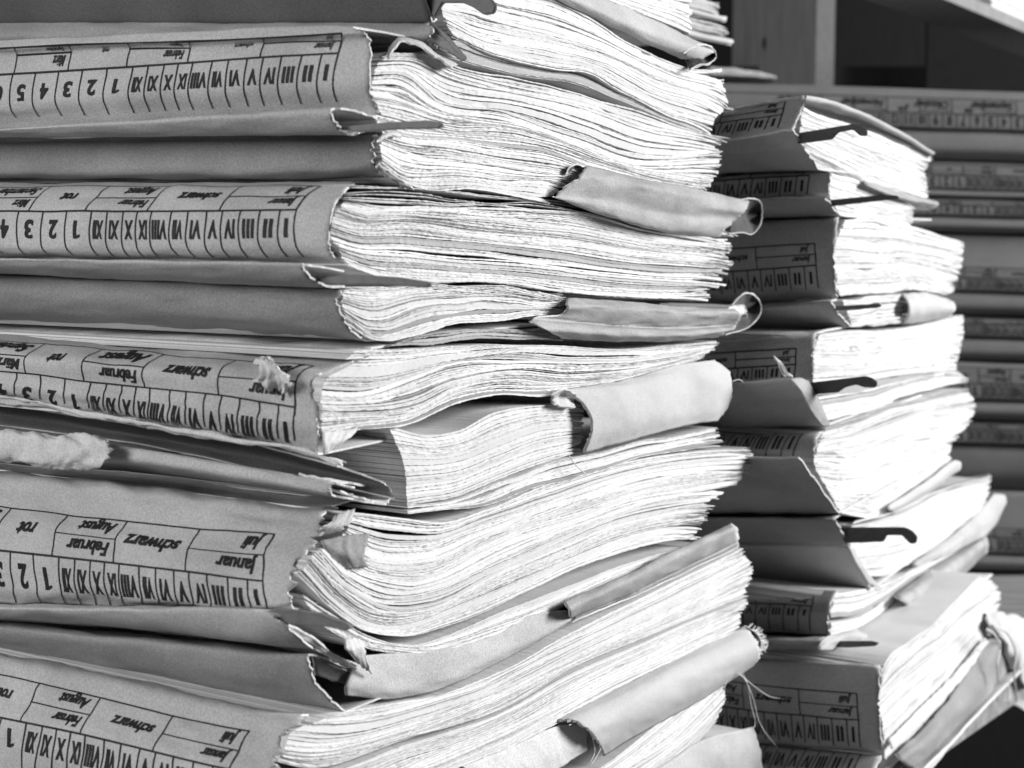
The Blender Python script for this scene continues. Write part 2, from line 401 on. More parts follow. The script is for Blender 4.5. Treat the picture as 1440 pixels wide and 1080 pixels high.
def tube(name, parent, st, prof, left, m=None, **kw):
    """card folded round: prof = picture points of the fold's open end (top .. bottom), left = matching picture points at the far left (x, ytop, ybot)"""
    lx, ya, yb = left; ys = [p[1] for p in prof]; y0, y1 = min(ys), max(ys)
    lv = []
    for x, y in prof:
        ly = ya + (yb - ya) * (y - y0) / (y1 - y0)
        lv.append(([(lx, ly), ((lx + x) / 2, (ly + y) / 2 + kw.get('sag', 0)), (x, y)], None))
    kw.pop('sag', None)
    kw.setdefault('rows', len(prof) * 6); kw.setdefault('wrinkle', 0.0002)
    return sheet(name, parent, st, lv, m=m, **kw)
UNIT = (spine_u(MAIN, 173, 94, 0) - spine_u(MAIN, 475, 76, 0)) / (475 - 173) * 1.0
def loop(parent, st, pts, off=.001):
    thread('loop_rim', parent, [st.paper(x, y, off) for x, y in [(x + 1.2 * math.sin(3.1 * x + y), y + 1.2 * math.sin(2.3 * y)) for x, y in pts]], .0002, M_EDGE)
    P = np.array(pts); P2 = catmull(P, np.linspace(0, len(P) - 1, 30)); h = len(P2) // 2
    top = [tuple(p) for p in P2[:h]]; bot = [tuple(p) for p in P2[::-1][:h]]
    sheet('loop_inside', parent, st, [(top, off - .0005), ([((a[0] + b[0]) / 2, (a[1] + b[1]) / 2) for a, b in zip(top, bot)], off - .005), (bot, off - .0005)], mode='paper', m=M_COVER_SHADE, cols=24, tearR=0)  # inside of the loop darkened, its shade is in the card colour
def root(st, x, y, label, group, name='file_folder'):
    p = st.paper(x, y); return thing(name, label, 'file folder', p, group)
GM = 'files piled in the front stack'; GS = 'files piled in the second stack'; GB = 'files piled in the stack at the back'
def b3(st, lst):
    return [(w, x, y, st.pcoord(xr, y)) for w, x, y, xr in lst]

# ================================================================== FRONT STACK
EXT = 0.30
# ---- file A (top, cut by the frame)
A = root(MAIN, 640, 60, 'topmost file of the front stack, shade-darkened card band over slumping white pages', GM)
sheet('cover', A, MAIN, [([(0, -150), (300, -154), (590, -160)], 590), ([(0, -60), (300, -62), (585, -64)], 585), ([(0, 26), (300, 26), (604, 25)], 604), ([(0, 30), (300, 30), (612, 30)], 618)],
      m=M_COVER_SHADE, extend=EXT, seed=3, top_in=(.2, .0))  # shaded flap band, the shade is put into its card colour
sheet('lower_flap', A, MAIN, [([(0, 29), (300, 29), (600, 29)], 620), ([(0, 34), (200, 33), (420, 34), (606, 34)], 606), ([(0, 48), (200, 46), (420, 48), (612, 44)], 596), ([(0, 60), (200, 58), (420, 62), (603, 60)], 600), ([(0, 74), (200, 72), (420, 74), (606, 78)], 625)],
      m=M_FLAP, extend=EXT, seed=4, bot_in=(.2, .0), wrinkle=.0004)
sheet('end_tab', A, MAIN, [([(603, 30), (604, 45), (602, 60)], (.001)), ([(620, 42), (621, 56), (618, 66)], (.003)), ([(638, 60), (638, 70), (634, 76)], (.002)), ([(656, 80), (655, 84), (650, 86)], (.001))],
      mode='paper', m=M_COVER_SHADE, cols=12, seed=5)
plate('rail_hook', A, MAIN, [(560, -14), (665, -10), (690, -2), (697, 8), (694, 19), (680, 21), (664, 10), (650, 4), (622, 4), (612, 22), (560, 26)], MAIN.pcoord(604, 10), m=M_RAIL)
pages(A, MAIN, [[(622, -90), (700, -70), (790, -46), (900, -20), (982, -8)], [(625, -60), (700, -40), (800, -20), (900, 18), (972, 46)]], 14, seed=11, rag=.004)
sheet('strap', A, MAIN, [([(740, -40), (830, -10), (930, 32), (1000, 66)], .000), ([(750, -22), (830, 6), (920, 46), (1004, 72)], .004), ([(760, -12), (830, 18), (900, 50), (985, 84)], .003), ([(770, -4), (830, 26), (900, 58), (960, 84)], .000)],
      mode='paper', cols=40, seed=6, tearR=.0012, tearL=.0004)
loop(A, MAIN, [(962, 76), (974, 66), (990, 63), (1003, 70), (1006, 80), (996, 90), (982, 92), (970, 98)], .004)
pages(A, MAIN, [[(624, -30), (700, -18), (772, 2), (840, 36), (897, 67), (972, 97), (1018, 100)],
                [(618, 12), (680, 30), (770, 52), (850, 78), (930, 112), (1022, 142)],
                [(636, 50), (700, 78), (772, 95), (834, 108), (876, 130), (938, 160), (1003, 182)]], 20, seed=12, rag=.003, dark=.02, prot=.0008, droop=.003, wave=.0006, gap=.02)
pages(A, MAIN, [[(640, 56), (700, 80), (772, 97), (834, 110), (876, 132), (938, 162), (1000, 184)], [(560, 56), (640, 84), (730, 108), (820, 122), (880, 146), (940, 172), (1008, 193)]], 5, seed=13, off=-.0015, tone=(.5, .85), prot=.0008)

# ---- file B
B = root(MAIN, 520, 250, 'second file from the top of the front stack, torn card strap drooping at right', GM)
BL = [([(0, 57), (200, 48), (400, 38), (470, 36), (496, 38)], 512), ([(0, 68), (100, 63), (200, 60), (300, 57), (400, 52), (508, 45)], 508), ([(0, 79), (100, 73), (200, 68), (300, 66), (400, 59), (518, 56)], 514),
      ([(0, 105), (90, 100), (180, 94), (280, 87), (380, 80), (520, 72)], 514), ([(0, 146), (100, 138), (200, 131), (300, 125), (400, 119), (519, 112)], 512), ([(0, 166), (150, 160), (300, 152), (524, 140)], 524),
      ([(0, 187), (200, 180), (400, 169), (532, 162)], 536)]
s = sheet('cover', B, MAIN, BL, extend=EXT, seed=21, top_in=(.2, .0), bot_in=(.03, 0), wrinkle=.00025, tearR=.0006)
printed(s, MAIN, b3(MAIN, [(1, 481, 48, 508), (3, 475, 76, 514), (4, 468, 116, 512), (5, 474, 143, 524)]), 1.0, 2.0, 3.0, (3.42, 3.93), 5.0)
tube('rail_sleeve', B, MAIN, [(530, 164), (500, 156), (474, 151), (466, 158), (474, 176), (484, 187), (500, 190), (520, 184)], (0, 181, 193), seed=22, extend=EXT, tearR=.001)
plate('rail_hook', B, MAIN, [(484, 178), (540, 172), (600, 169), (618, 171), (622, 176), (616, 181), (560, 182), (500, 186)], MAIN.pcoord(482, 178), m=M_RAILG)
sheet('lower_flap', B, MAIN, [([(0, 193), (200, 192), (400, 188), (534, 188)], 552), ([(0, 199), (200, 197), (400, 193), (528, 192)], 530), ([(0, 222), (200, 220), (400, 216), (525, 214)], 524), ([(0, 243), (200, 244), (400, 242), (528, 234)], 527),
      ([(0, 250), (200, 252), (400, 251), (534, 246)], 545)], m=M_FLAP, extend=EXT, seed=23, bot_in=(.2, -.0005), tearR=.001)
sheet('torn_lip', B, MAIN, [([(530, 200), (536, 192), (548, 187), (562, 190)], .001), ([(530, 200), (538, 196), (550, 192), (562, 195)], .002)], mode='paper', m=M_EDGE, cols=14, rows=3, seed=24)
sheet('torn_tab', B, MAIN, [([(528, 236), (546, 250), (572, 266)], .001), ([(534, 232), (556, 246), (582, 266)], .002)], mode='paper', cols=20, rows=4, seed=24, tearR=.001, tearT=.4)
sheet('curled_leaf', B, MAIN, [([(546, 80), (550, 66), (562, 54), (580, 56), (606, 72), (640, 92)], .001), ([(548, 84), (554, 70), (566, 60), (580, 62), (604, 77), (636, 97)], .003)], mode='paper', cols=30, rows=4, seed=25, tearB=.3)
pages(B, MAIN, [[(538, 74), (600, 76), (647, 92), (713, 110), (805, 127), (897, 158), (1022, 196)],
                [(520, 112), (560, 112), (622, 150), (713, 163), (813, 196), (897, 224), (1020, 222)],
                [(528, 158), (580, 172), (640, 180), (713, 186), (790, 205), (870, 236), (1002, 262)],
                [(533, 205), (570, 216), (640, 226), (713, 236), (800, 250), (870, 268), (995, 288)]], 58, vs=[0, .42, .7, 1], seed=26, rag=.0055, wave=.0006, prot=.0008, curl=.001)
pages(B, MAIN, [[(536, 198), (560, 212), (620, 226), (700, 235), (770, 244), (830, 245)], [(534, 226), (570, 244), (640, 248), (710, 252), (800, 256)], [(540, 240), (585, 262), (676, 268), (735, 278), (775, 286)]], 16, seed=27, rag=.003, dark=.1, off=.0008)
sheet('strap', B, MAIN, [([(824, 234), (880, 246), (960, 262), (1052, 282)], (.002, .003, .004, .002)), ([(820, 242), (880, 254), (960, 270), (1052, 288)], (.0055, .007, .007, .004)), ([(812, 252), (880, 266), (960, 284), (1046, 298)], (.006, .007, .007, .005)), ([(786, 273), (850, 281), (940, 299), (1034, 309)], (.004, .005, .005, .003)),
      ([(781, 279), (850, 290), (930, 309), (1022, 320)], (.004, .006, .006, .004)), ([(800, 286), (850, 302), (930, 322), (1014, 330)], (.003, .005, .005, .002)), ([(830, 297), (860, 307), (930, 326), (1005, 335)], (.0, .001, .001, .0))], mode='paper', m=M_STRAP, seed=28, tearR=.001, tearL=.0008)
sheet('strap_lip', B, MAIN, [([(826, 236), (806, 234), (796, 246)], .002), ([(826, 240), (806, 240), (792, 252)], -.003)], mode='paper', cols=12, m=M_COVER_SHADE, seed=29)
loop(B, MAIN, [(1030, 286), (1046, 281), (1060, 279), (1068, 284), (1071, 300), (1068, 318), (1056, 329), (1044, 326), (1026, 330)])
pages(B, MAIN, [[(500, 261), (600, 263), (700, 275), (830, 291), (900, 305), (1040, 327)], [(500, 264), (600, 266), (700, 278), (830, 294), (900, 308), (1040, 330)]], 2, seed=31, name='back_board', gap=0, tone=(.6, .7))

# ---- file C
Cf = root(MAIN, 480, 450, 'third file from the top of the front stack, straight even pages and flat lettered spine', GM)
CL = [([(0, 258), (250, 257), (500, 256)], 540), ([(0, 264), (250, 262), (492, 262)], 497), ([(0, 279), (250, 278), (476, 277)], 480), ([(0, 297), (220, 297), (468, 295)], 469), ([(0, 336), (250, 338), (462, 334)], 463), ([(0, 354), (250, 358), (466, 358)], 470),
      ([(0, 362), (250, 364), (486, 374)], 490)]
s = sheet('cover', Cf, MAIN, CL, extend=EXT, seed=41, top_in=(.2, .0), bot_in=(.03, 0), tearR=.0004)
printed(s, MAIN, b3(MAIN, [(1, 451, 262, 497), (3, 417, 296, 469), (4, 414, 334, 463), (5, 424, 358, 470)]), 1.0, 2.0, 3.0, (3.35, 3.95), 5.2)
tube('rail_sleeve', Cf, MAIN, [(484, 381), (450, 374), (424, 370), (427, 382), (442, 396), (466, 405), (486, 404)], (0, 363, 385), seed=42, extend=EXT)
plate('rail_hook', Cf, MAIN, [(446, 390), (500, 386), (560, 390), (600, 396), (606, 400), (600, 405), (540, 401), (480, 401), (452, 398)], MAIN.pcoord(446, 392), m=M_RAILG)
sheet('lower_flap', Cf, MAIN, [([(0, 385), (200, 388), (400, 398), (486, 406)], 496), ([(0, 392), (200, 396), (400, 408), (478, 412)], 480), ([(0, 411), (200, 416), (400, 421), (474, 424)], 476), ([(0, 430), (200, 436), (400, 448), (484, 450)], 484),
      ([(0, 442), (200, 449), (400, 462), (498, 468)], 500), ([(0, 450), (200, 457), (400, 471), (516, 479)], 524)], m=M_FLAP, extend=EXT, seed=43, bot_in=(.2, -.0005))
pages(Cf, MAIN, [[(492, 276), (530, 288), (600, 290), (700, 292), (800, 299), (870, 312), (940, 328), (1030, 338)],
                 [(463, 316), (500, 326), (560, 326), (656, 337), (780, 350), (892, 366), (1026, 374)],
                 [(484, 374), (530, 388), (600, 396), (684, 398), (798, 412), (892, 418), (1000, 420)]], 58, seed=44, rag=.006, dark=.04, wave=.0004, prot=.0008, curl=.001)
pages(Cf, MAIN, [[(488, 272), (560, 272), (640, 282), (760, 290), (830, 300), (900, 318), (1020, 326)], [(490, 277), (560, 283), (640, 288), (760, 297), (830, 304), (900, 322), (1038, 346)]], 4, seed=45, wave=.0008, off=.001, gap=.6, tone=(.7, .95))
pages(Cf, MAIN, [[(484, 404), (530, 402), (600, 400), (684, 402), (798, 418)], [(482, 428), (520, 446), (590, 428), (680, 420), (800, 428)], [(492, 456), (520, 474), (580, 470), (640, 458), (720, 448), (792, 440)]], 26, seed=46, rag=.003, dark=.14, gap=.2, wave=.0007)
pages(Cf, MAIN, [[(560, 480), (620, 466), (680, 462), (740, 466), (792, 470)], [(545, 486), (620, 483), (680, 478), (740, 478), (792, 478)]], 5, seed=47, tone=(.45, .7), gap=.6, rag=.001)
sheet('strap', Cf, MAIN, [([(797, 418), (880, 424), (960, 431), (1032, 432)], .001), ([(797, 426), (880, 431), (960, 437), (1038, 438)], .005), ([(797, 434), (880, 438), (960, 444), (1042, 444)], .0055), ([(786, 443), (850, 452), (940, 456), (1038, 452)], .003),
       ([(750, 448), (850, 457), (940, 462), (1034, 458)], (.002, .002, .002, .001)), ([(745, 452), (850, 461), (940, 465), (1032, 462)], (.004, .006, .006, .005)), ([(770, 466), (850, 471), (940, 473), (1022, 468)], (.005, .007, .007, .005)), ([(790, 476), (840, 480), (930, 480), (1008, 475)], (.002, .003, .003, .001))], mode='paper', m=M_STRAP, seed=48, tearR=.001, tearL=.0008)
loop(Cf, MAIN, [(1020, 440), (1034, 424), (1046, 413), (1058, 414), (1068, 424), (1069, 440), (1062, 452), (1048, 462), (1020, 470)])
pages(Cf, MAIN, [[(1010, 438), (1034, 430), (1052, 428)], [(1014, 450), (1036, 444), (1056, 440)]], 5, seed=50, name='loose_leaf', off=.002, depth=.03, gap=.5)

# ---- file D
Df = root(MAIN, 460, 700, 'worn middle file of the front stack with torn spine patch and wide linen tape', GM)
DL = [([(0, 463), (250, 476), (517, 488)], 528), ([(0, 470), (250, 486), (516, 498)], 518), ([(0, 478), (95, 487), (230, 499), (333, 508), (470, 520)], (478, 508)), ([(0, 498), (130, 510), (320, 530), (440, 537)], (452, 526)),
      ([(0, 522), (50, 526), (117, 536), (206, 545), (311, 556), (446, 578)], (452, 562)), ([(0, 540), (120, 556), (206, 566), (334, 584), (449, 600)], (448, 590)), ([(0, 553), (120, 572), (206, 587), (334, 608), (451, 625)], (454, 625)), ([(0, 556), (120, 578), (206, 593), (334, 614), (454, 638)], (464, 638))]
s = sheet('cover', Df, MAIN, DL, extend=EXT, seed=61, top_in=(.2, .0), bot_in=(.03, 0), tearR=.0016, wrinkle=.0005)
printed(s, MAIN, b3(MAIN, [(2, 441, 517, 478), (4, 416, 574, 452), (5, 414, 593, 448), (6, 414, 617, 454)]), 2.0, 3.0, 4.0, (5.0, 6.3), 6.0)
pages(Df, MAIN, [[(498, 496), (585, 489), (692, 487), (789, 486), (886, 491), (1012, 480)], [(440, 542), (520, 545), (590, 528), (640, 510), (720, 504), (800, 508), (900, 506), (1004, 492)],
                 [(452, 580), (510, 578), (570, 570), (640, 540), (720, 528), (800, 530), (900, 520), (996, 500)],
                 [(456, 618), (497, 607), (570, 600), (643, 568), (700, 556), (770, 560), (830, 546), (886, 532), (990, 505)]], 46, seed=62, rag=.003, dark=.05, gap=.08, droop=-.001, wave=.0006)
pages(Df, MAIN, [[(545, 598), (600, 612), (640, 606), (701, 578), (760, 570), (822, 568)], [(566, 655), (640, 650), (700, 628), (760, 606), (824, 600)], [(570, 711), (643, 698), (700, 676), (740, 660), (818, 634)]], 26, seed=63, rag=.002, ragl=.0006, gap=.02, dark=.0, prot=.0003, wave=.0001, torn=.00003, fill=(.8, 1.0), off=-.001)
pages(Df, MAIN, [[(575, 713), (660, 697), (760, 655), (850, 632), (1015, 600)], [(575, 722), (640, 718), (760, 685), (870, 652), (1018, 622)]], 9, seed=64, rag=.004, dark=.15, gap=.4, wave=.0006)
sheet('bent_leaf', Df, MAIN, [([(455, 606), (480, 604), (505, 600)], .001), ([(456, 622), (472, 620), (490, 616)], .003), ([(458, 640), (464, 634), (474, 628)], .002)], mode='paper', m=M_EDGE, cols=14, seed=65)
sheet('linen_strap', Df, MAIN, [([(786, 553), (800, 548), (870, 536), (950, 514), (1004, 506)], (.0, .001, .001, .001, -.001)), ([(812, 560), (850, 548), (900, 540), (960, 524), (1024, 520)], (.002, .004, .004, .003, .0005)),
      ([(830, 586), (870, 572), (920, 562), (980, 548), (1031, 546)], (.004, .006, .006, .005, .002)), ([(832, 612), (870, 600), (920, 590), (980, 576), (1024, 574)], (.0045, .006, .006, .005, .002)),
      ([(822, 638), (870, 624), (920, 610), (970, 598), (1008, 592)], (.002, .003, .003, .003, .001))], mode='paper', m=M_CLOTH, seed=66, tearR=.0009, tearL=.0008, thick=.0008)
sheet('tape_hem', Df, MAIN, [([(778, 556), (792, 549), (812, 556)], .003), ([(776, 562), (790, 556), (808, 564)], .0), ([(780, 568), (792, 572), (808, 572)], .002)], mode='paper', m=M_CLOTH, cols=14, seed=67, tearL=.001)
thread('loose_thread', Df, [MAIN.paper(1030, 536, .001), MAIN.paper(1040, 534, .002), MAIN.paper(1048, 541, .002), MAIN.paper(1055, 552, .001)])
thread('loose_thread', Df, [MAIN.paper(800, 640, .003), MAIN.paper(808, 652, .004), MAIN.paper(818, 662, .004), MAIN.paper(826, 668, .003)])
# torn fibre ridge below the label, rail sleeve, white sticker
sheet('torn_edge', Df, MAIN, [([(0, 552), (60, 560), (120, 574), (206, 590), (334, 612), (410, 622), (478, 650)], 480), ([(0, 558), (60, 565), (120, 580), (206, 596), (334, 618), (410, 626), (480, 653)], 458), ([(0, 568), (60, 574), (120, 584), (206, 602), (334, 624), (410, 636), (476, 656)], 464)],
      m=M_EDGE, seed=68, extend=EXT, wrinkle=.0009, tearT=.4, tearB=.8, tearR=.002)
sheet('gap_shade_sheet', Df, MAIN, [([(0, 568), (200, 600), (400, 636), (480, 658)], 500), ([(0, 580), (200, 612), (400, 650), (540, 680)], 520), ([(0, 598), (200, 624), (400, 668), (556, 700)], 510)], m=M_COVER_SHADE, seed=69, extend=EXT)  # dark sheet standing for the shade in the gap below the label
tube('rail_sleeve', Df, MAIN, [(500, 684), (470, 678), (462, 686), (466, 696), (500, 704), (540, 709)], (0, 606, 648), m=M_COVER, seed=70, extend=EXT, tearR=.0012, sag=-6)
tube('rail_lip', Df, MAIN, [(470, 681), (500, 682), (546, 694), (540, 706), (505, 699), (478, 690)], (420, 668, 684), m=M_EDGE, seed=71, tearR=.001)
sheet('white_sticker', Df, MAIN, [([(-60, 596), (40, 606), (146, 615)], 452), ([(-60, 606), (40, 618), (150, 626)], 440), ([(-60, 636), (40, 648), (148, 650)], 440), ([(-60, 640), (40, 652), (140, 660)], 452)], m=M_EDGE, seed=72, tearR=.002, wrinkle=.0009, tearB=.8, tearT=.5)
sheet('paper_patch', Df, MAIN, [([(362, 506), (372, 502), (384, 512)], 438), ([(366, 524), (382, 520), (404, 528)], 436), ([(362, 538), (384, 536), (406, 540)], 438), ([(372, 546), (386, 548), (404, 552)], 446)], m=M_EDGE, cols=16, seed=73, tearR=.002, tearL=.002, wrinkle=.0012, tearT=.8, tearB=.8)

# ---- file E
Ef = root(MAIN, 430, 990, 'bulging front stack file below the linen tape one, ragged spine end and curved pages', GM)
EL = [([(0, 662), (200, 678), (350, 700), (470, 712)], 545), ([(0, 666), (200, 686), (350, 706), (456, 720)], 474), ([(0, 690), (200, 706), (350, 726), (448, 738)], 456), ([(0, 712), (83, 723), (175, 733), (279, 743), (387, 752), (438, 758)], 444),
      ([(0, 740), (77, 749), (163, 759), (269, 771), (371, 781), (420, 786)], 428), ([(0, 774), (163, 792), (265, 804), (369, 817), (409, 820)], 414), ([(0, 822), (163, 836), (265, 846), (369, 850), (411, 846)], 412), ([(0, 847), (204, 853), (379, 856), (418, 858)], 424)]
s = sheet('cover', Ef, MAIN, EL, extend=EXT, seed=81, top_in=(.2, .0), bot_in=(.03, 0), tearR=.0022, wrinkle=.0005)
printed(s, MAIN, b3(MAIN, [(3, 387, 752, 444), (4, 371, 781, 428), (5, 370, 817, 414), (6, 375, 842, 412), (7, 378, 856, 424)]), 3.0, 4.0, 5.0, (5.35, 6.05), 6.9)
sheet('torn_tab', Ef, MAIN, [([(498, 716), (482, 720), (470, 726)], .001), ([(486, 738), (474, 738), (462, 740)], .003), ([(468, 750), (460, 752), (452, 752)], .001)], mode='paper', cols=12, seed=82, tearR=.001, tearL=.001)
sheet('upper_flap', Ef, MAIN, [([(0, 848), (200, 852), (378, 857), (400, 860)], 398), ([(0, 856), (200, 860), (372, 866), (386, 870)], 384), ([(0, 866), (200, 878), (390, 900), (420, 896)], 402), ([(0, 872), (200, 886), (398, 909), (450, 918)], 452), ([(0, 873), (200, 888), (400, 912), (505, 943)], 505)], extend=EXT, seed=83)
plate('rail_hook', Ef, MAIN, [(374, 860), (384, 857), (420, 860), (450, 864), (470, 872), (488, 878), (492, 884), (484, 888), (460, 882), (430, 880), (400, 878), (384, 872)], MAIN.pcoord(392, 864), m=M_RAILG, thick=.002)
sheet('fold_lip', Ef, MAIN, [([(398, 876), (430, 890), (470, 920), (502, 936)], .002), ([(402, 890), (430, 900), (468, 928), (500, 942)], .001)], mode='paper', m=M_EDGE, cols=30, rows=5, seed=84)
sheet('lower_flap', Ef, MAIN, [([(0, 874), (200, 892), (380, 912), (494, 940)], 500), ([(0, 876), (200, 896), (380, 914), (450, 922)], 452), ([(0, 882), (200, 902), (380, 922), (432, 922)], 433), ([(0, 896), (200, 922), (380, 952), (440, 952)], 440),
      ([(0, 910), (200, 942), (380, 976), (462, 980)], 460), ([(0, 914), (200, 948), (380, 984), (486, 1002)], 486)], m=M_FLAP, extend=EXT, seed=85, bot_in=(.2, -.0005), tearR=.0006)
pages(Ef, MAIN, [[(492, 722), (560, 730), (620, 736), (680, 716), (760, 686), (860, 655), (950, 638), (1062, 628)],
                 [(478, 765), (520, 796), (590, 800), (680, 762), (780, 725), (900, 688), (1052, 664)],
                 [(440, 775), (485, 818), (540, 846), (600, 843), (700, 796), (800, 755), (900, 718), (1012, 700)],
                 [(420, 806), (462, 852), (512, 886), (560, 894), (640, 874), (740, 830), (820, 795), (900, 770), (978, 752)]], 74, seed=86, rag=.0065, dark=.04, wave=.0005, gap=.10, droop=.002, curl=.002)
pages(Ef, MAIN, [[(425, 838), (470, 866), (520, 893), (580, 904), (640, 888), (740, 845), (850, 800), (972, 764)], [(445, 872), (480, 893), (530, 915), (600, 924), (680, 906), (740, 880), (800, 850), (900, 800)]], 14, seed=87, rag=.003, gap=.1, wave=.0006)
sheet('curled_leaf', Ef, MAIN, [([(452, 760), (490, 752), (520, 750)], (-.001, .0, .001)), ([(462, 778), (496, 778), (512, 778)], (.0, .002, .002)), ([(478, 800), (500, 800), (518, 796)], (-.001, .001, .001))], mode='paper', cols=18, seed=93, tearR=.0006, m=M_FLAP)
sheet('inner_board', Ef, MAIN, [([(506, 922), (620, 912), (700, 892), (745, 866), (800, 858)], (.0, .0, .0, .0, .001)), ([(496, 944), (600, 938), (700, 908), (760, 876), (804, 864)], .0008), ([(488, 966), (560, 968), (640, 950), (720, 914), (803, 872)], .0012), ([(486, 978), (535, 984), (620, 968), (720, 922), (803, 876)], .0)], mode='paper', seed=88)
sheet('inner_fold', Ef, MAIN, [([(440, 924), (500, 948), (560, 972)], -.001), ([(444, 950), (500, 966), (560, 980)], -.002)], mode='paper', m=M_COVER_SHADE, cols=16, seed=89)
sheet('strap', Ef, MAIN, [([(796, 850), (880, 815), (960, 776), (1030, 738)], .0), ([(792, 846), (880, 808), (960, 768), (1030, 736)], .003), ([(800, 858), (880, 820), (960, 780), (1034, 744)], .006), ([(802, 870), (880, 836), (960, 796), (1038, 760)], .003), ([(808, 866), (880, 838), (960, 800), (1038, 762)], .0),
       ([(806, 872), (880, 842), (960, 806), (1040, 768)], .002)], mode='paper', m=M_STRAP, seed=90, tearR=.0005, tearL=.0004)
sheet('strap_end', Ef, MAIN, [([(1022, 742), (1030, 738), (1037, 742)], (.002, 0, -.002)), ([(1026, 752), (1032, 752), (1038, 752)], (-.001, -.003, -.003)), ([(1022, 764), (1032, 762), (1038, 758)], (.002, 0, -.001))], mode='paper', cols=12, m=M_EDGE, seed=91)
sheet('bent_leaf', Ef, MAIN, [([(486, 898), (500, 896), (512, 902)], .004), ([(488, 914), (502, 912), (514, 916)], .006), ([(500, 930), (512, 940), (524, 950)], .003)], mode='paper', m=M_EDGE, cols=12, seed=92, tearR=.001)

# ---- file F
Ff = root(MAIN, 390, 1130, 'lowest lettered file of the front stack, frayed linen roll with hanging threads', GM)
FL = [([(0, 914), (200, 956), (350, 990), (440, 1002)], 490), ([(0, 921), (200, 962), (350, 996), (425, 1006)], 424), ([(0, 949), (157, 985), (248, 1008), (350, 1028), (397, 1036)], (404, 1024)), ([(0, 976), (134, 1008), (232, 1033), (330, 1055), (386, 1068)], (392, 1040)),
      ([(0, 1009), (122, 1034), (216, 1057), (322, 1082), (374, 1092)], (380, 1060)), ([(0, 1050), (122, 1080), (216, 1105), (318, 1130), (366, 1142)], (372, 1100)), ([(0, 1090), (122, 1120), (216, 1146), (318, 1172), (366, 1184)], (376, 1140)), ([(0, 1110), (122, 1140), (216, 1166), (318, 1192), (376, 1206)], (392, 1160))]
s = sheet('cover', Ff, MAIN, FL, extend=EXT, seed=101, top_in=(.2, .0), bot_in=(.2, 0), tearR=.0022, wrinkle=.0005)
printed(s, MAIN, b3(MAIN, [(2, 350, 1028, 404), (3, 336, 1056, 392), (4, 322, 1082, 380), (5, 316, 1120, 372), (6, 316, 1160, 376)]), 2.0, 3.0, 4.0, (4.3, 4.95), 5.6)
pages(Ff, MAIN, [[(470, 1004), (540, 990), (624, 973), (729, 931), (800, 890), (888, 846), (1046, 769)], [(386, 1042), (440, 1050), (571, 1022), (677, 985), (808, 922), (914, 872), (1062, 796)], [(384, 1070), (418, 1078), (571, 1040), (677, 1007), (808, 939), (914, 892), (1056, 832)]], 40, seed=102, rag=.004, dark=.03, wave=.0006, prot=.0008, gap=.06)
pages(Ff, MAIN, [[(384, 1077), (418, 1085), (571, 1046), (677, 1013), (808, 944), (914, 897), (1054, 839)], [(390, 1120), (500, 1110), (600, 1072), (700, 1030), (810, 975), (914, 925), (1046, 862)], [(400, 1190), (500, 1150), (600, 1106), (700, 1060), (790, 1014), (888, 964), (1040, 886)]], 40, seed=103, rag=.004, dark=.02, wave=.0006, prot=.0008, gap=.08)
sheet('linen_strap', Ff, MAIN, [([(782, 1012), (860, 972), (950, 928), (1046, 880)], .0), ([(806, 1014), (870, 982), (950, 940), (1058, 892)], .005), ([(830, 1030), (880, 1000), (960, 958), (1066, 908)], .008), ([(842, 1048), (890, 1018), (970, 978), (1068, 922)], .006), ([(850, 1064), (900, 1032), (970, 994), (1060, 936)], .0)],
      mode='paper', m=M_CLOTH, seed=104, tearR=.0016, tearL=.001, thick=.0008)
sheet('inner_board', Ff, MAIN, [([(650, 1078), (720, 1050), (790, 1020), (826, 1018)], .001), ([(680, 1100), (750, 1074), (800, 1052), (826, 1046)], .002), ([(700, 1120), (770, 1090), (800, 1072), (826, 1056)], .001)], mode='paper', m=M_EDGE, seed=105)
rf = np.random.default_rng(5)
for i in range(34):
    a = i / 33; x, y = 1048 + 24 * math.sin(a * math.pi) ** .8, 880 + a * 50
    p0 = MAIN.paper(x - 2, y, .003); p1 = MAIN.paper(x + 3 + rf.uniform(0, 3), y + rf.uniform(-3, 3), .002); p2 = MAIN.paper(x + 5 + rf.uniform(0, 4), y + rf.uniform(-5, 5), .001)
    thread('fringe_thread', Ff, [p0, p1, p2], .00018)
def threads(par, st, lines, off=.004, rad=.00016):
    for l in lines: thread('hanging_thread', par, [st.paper(x, y, off) for x, y in l], rad)
threads(Ff, MAIN, [[(1022, 938), (1042, 950), (1062, 966), (1084, 980), (1114, 983)], [(1036, 940), (1050, 960), (1060, 985), (1066, 1010), (1076, 1030), (1099, 1058)], [(1044, 945), (1052, 965), (1056, 990), (1062, 1014), (1060, 1024)],
                   [(822, 1020), (838, 1030), (846, 1046), (840, 1062), (832, 1074)], [(826, 1024), (834, 1040), (836, 1058), (830, 1072)], [(1018, 942), (1022, 955), (1018, 970)], [(800, 1020), (814, 1014), (826, 1022), (836, 1040)]])

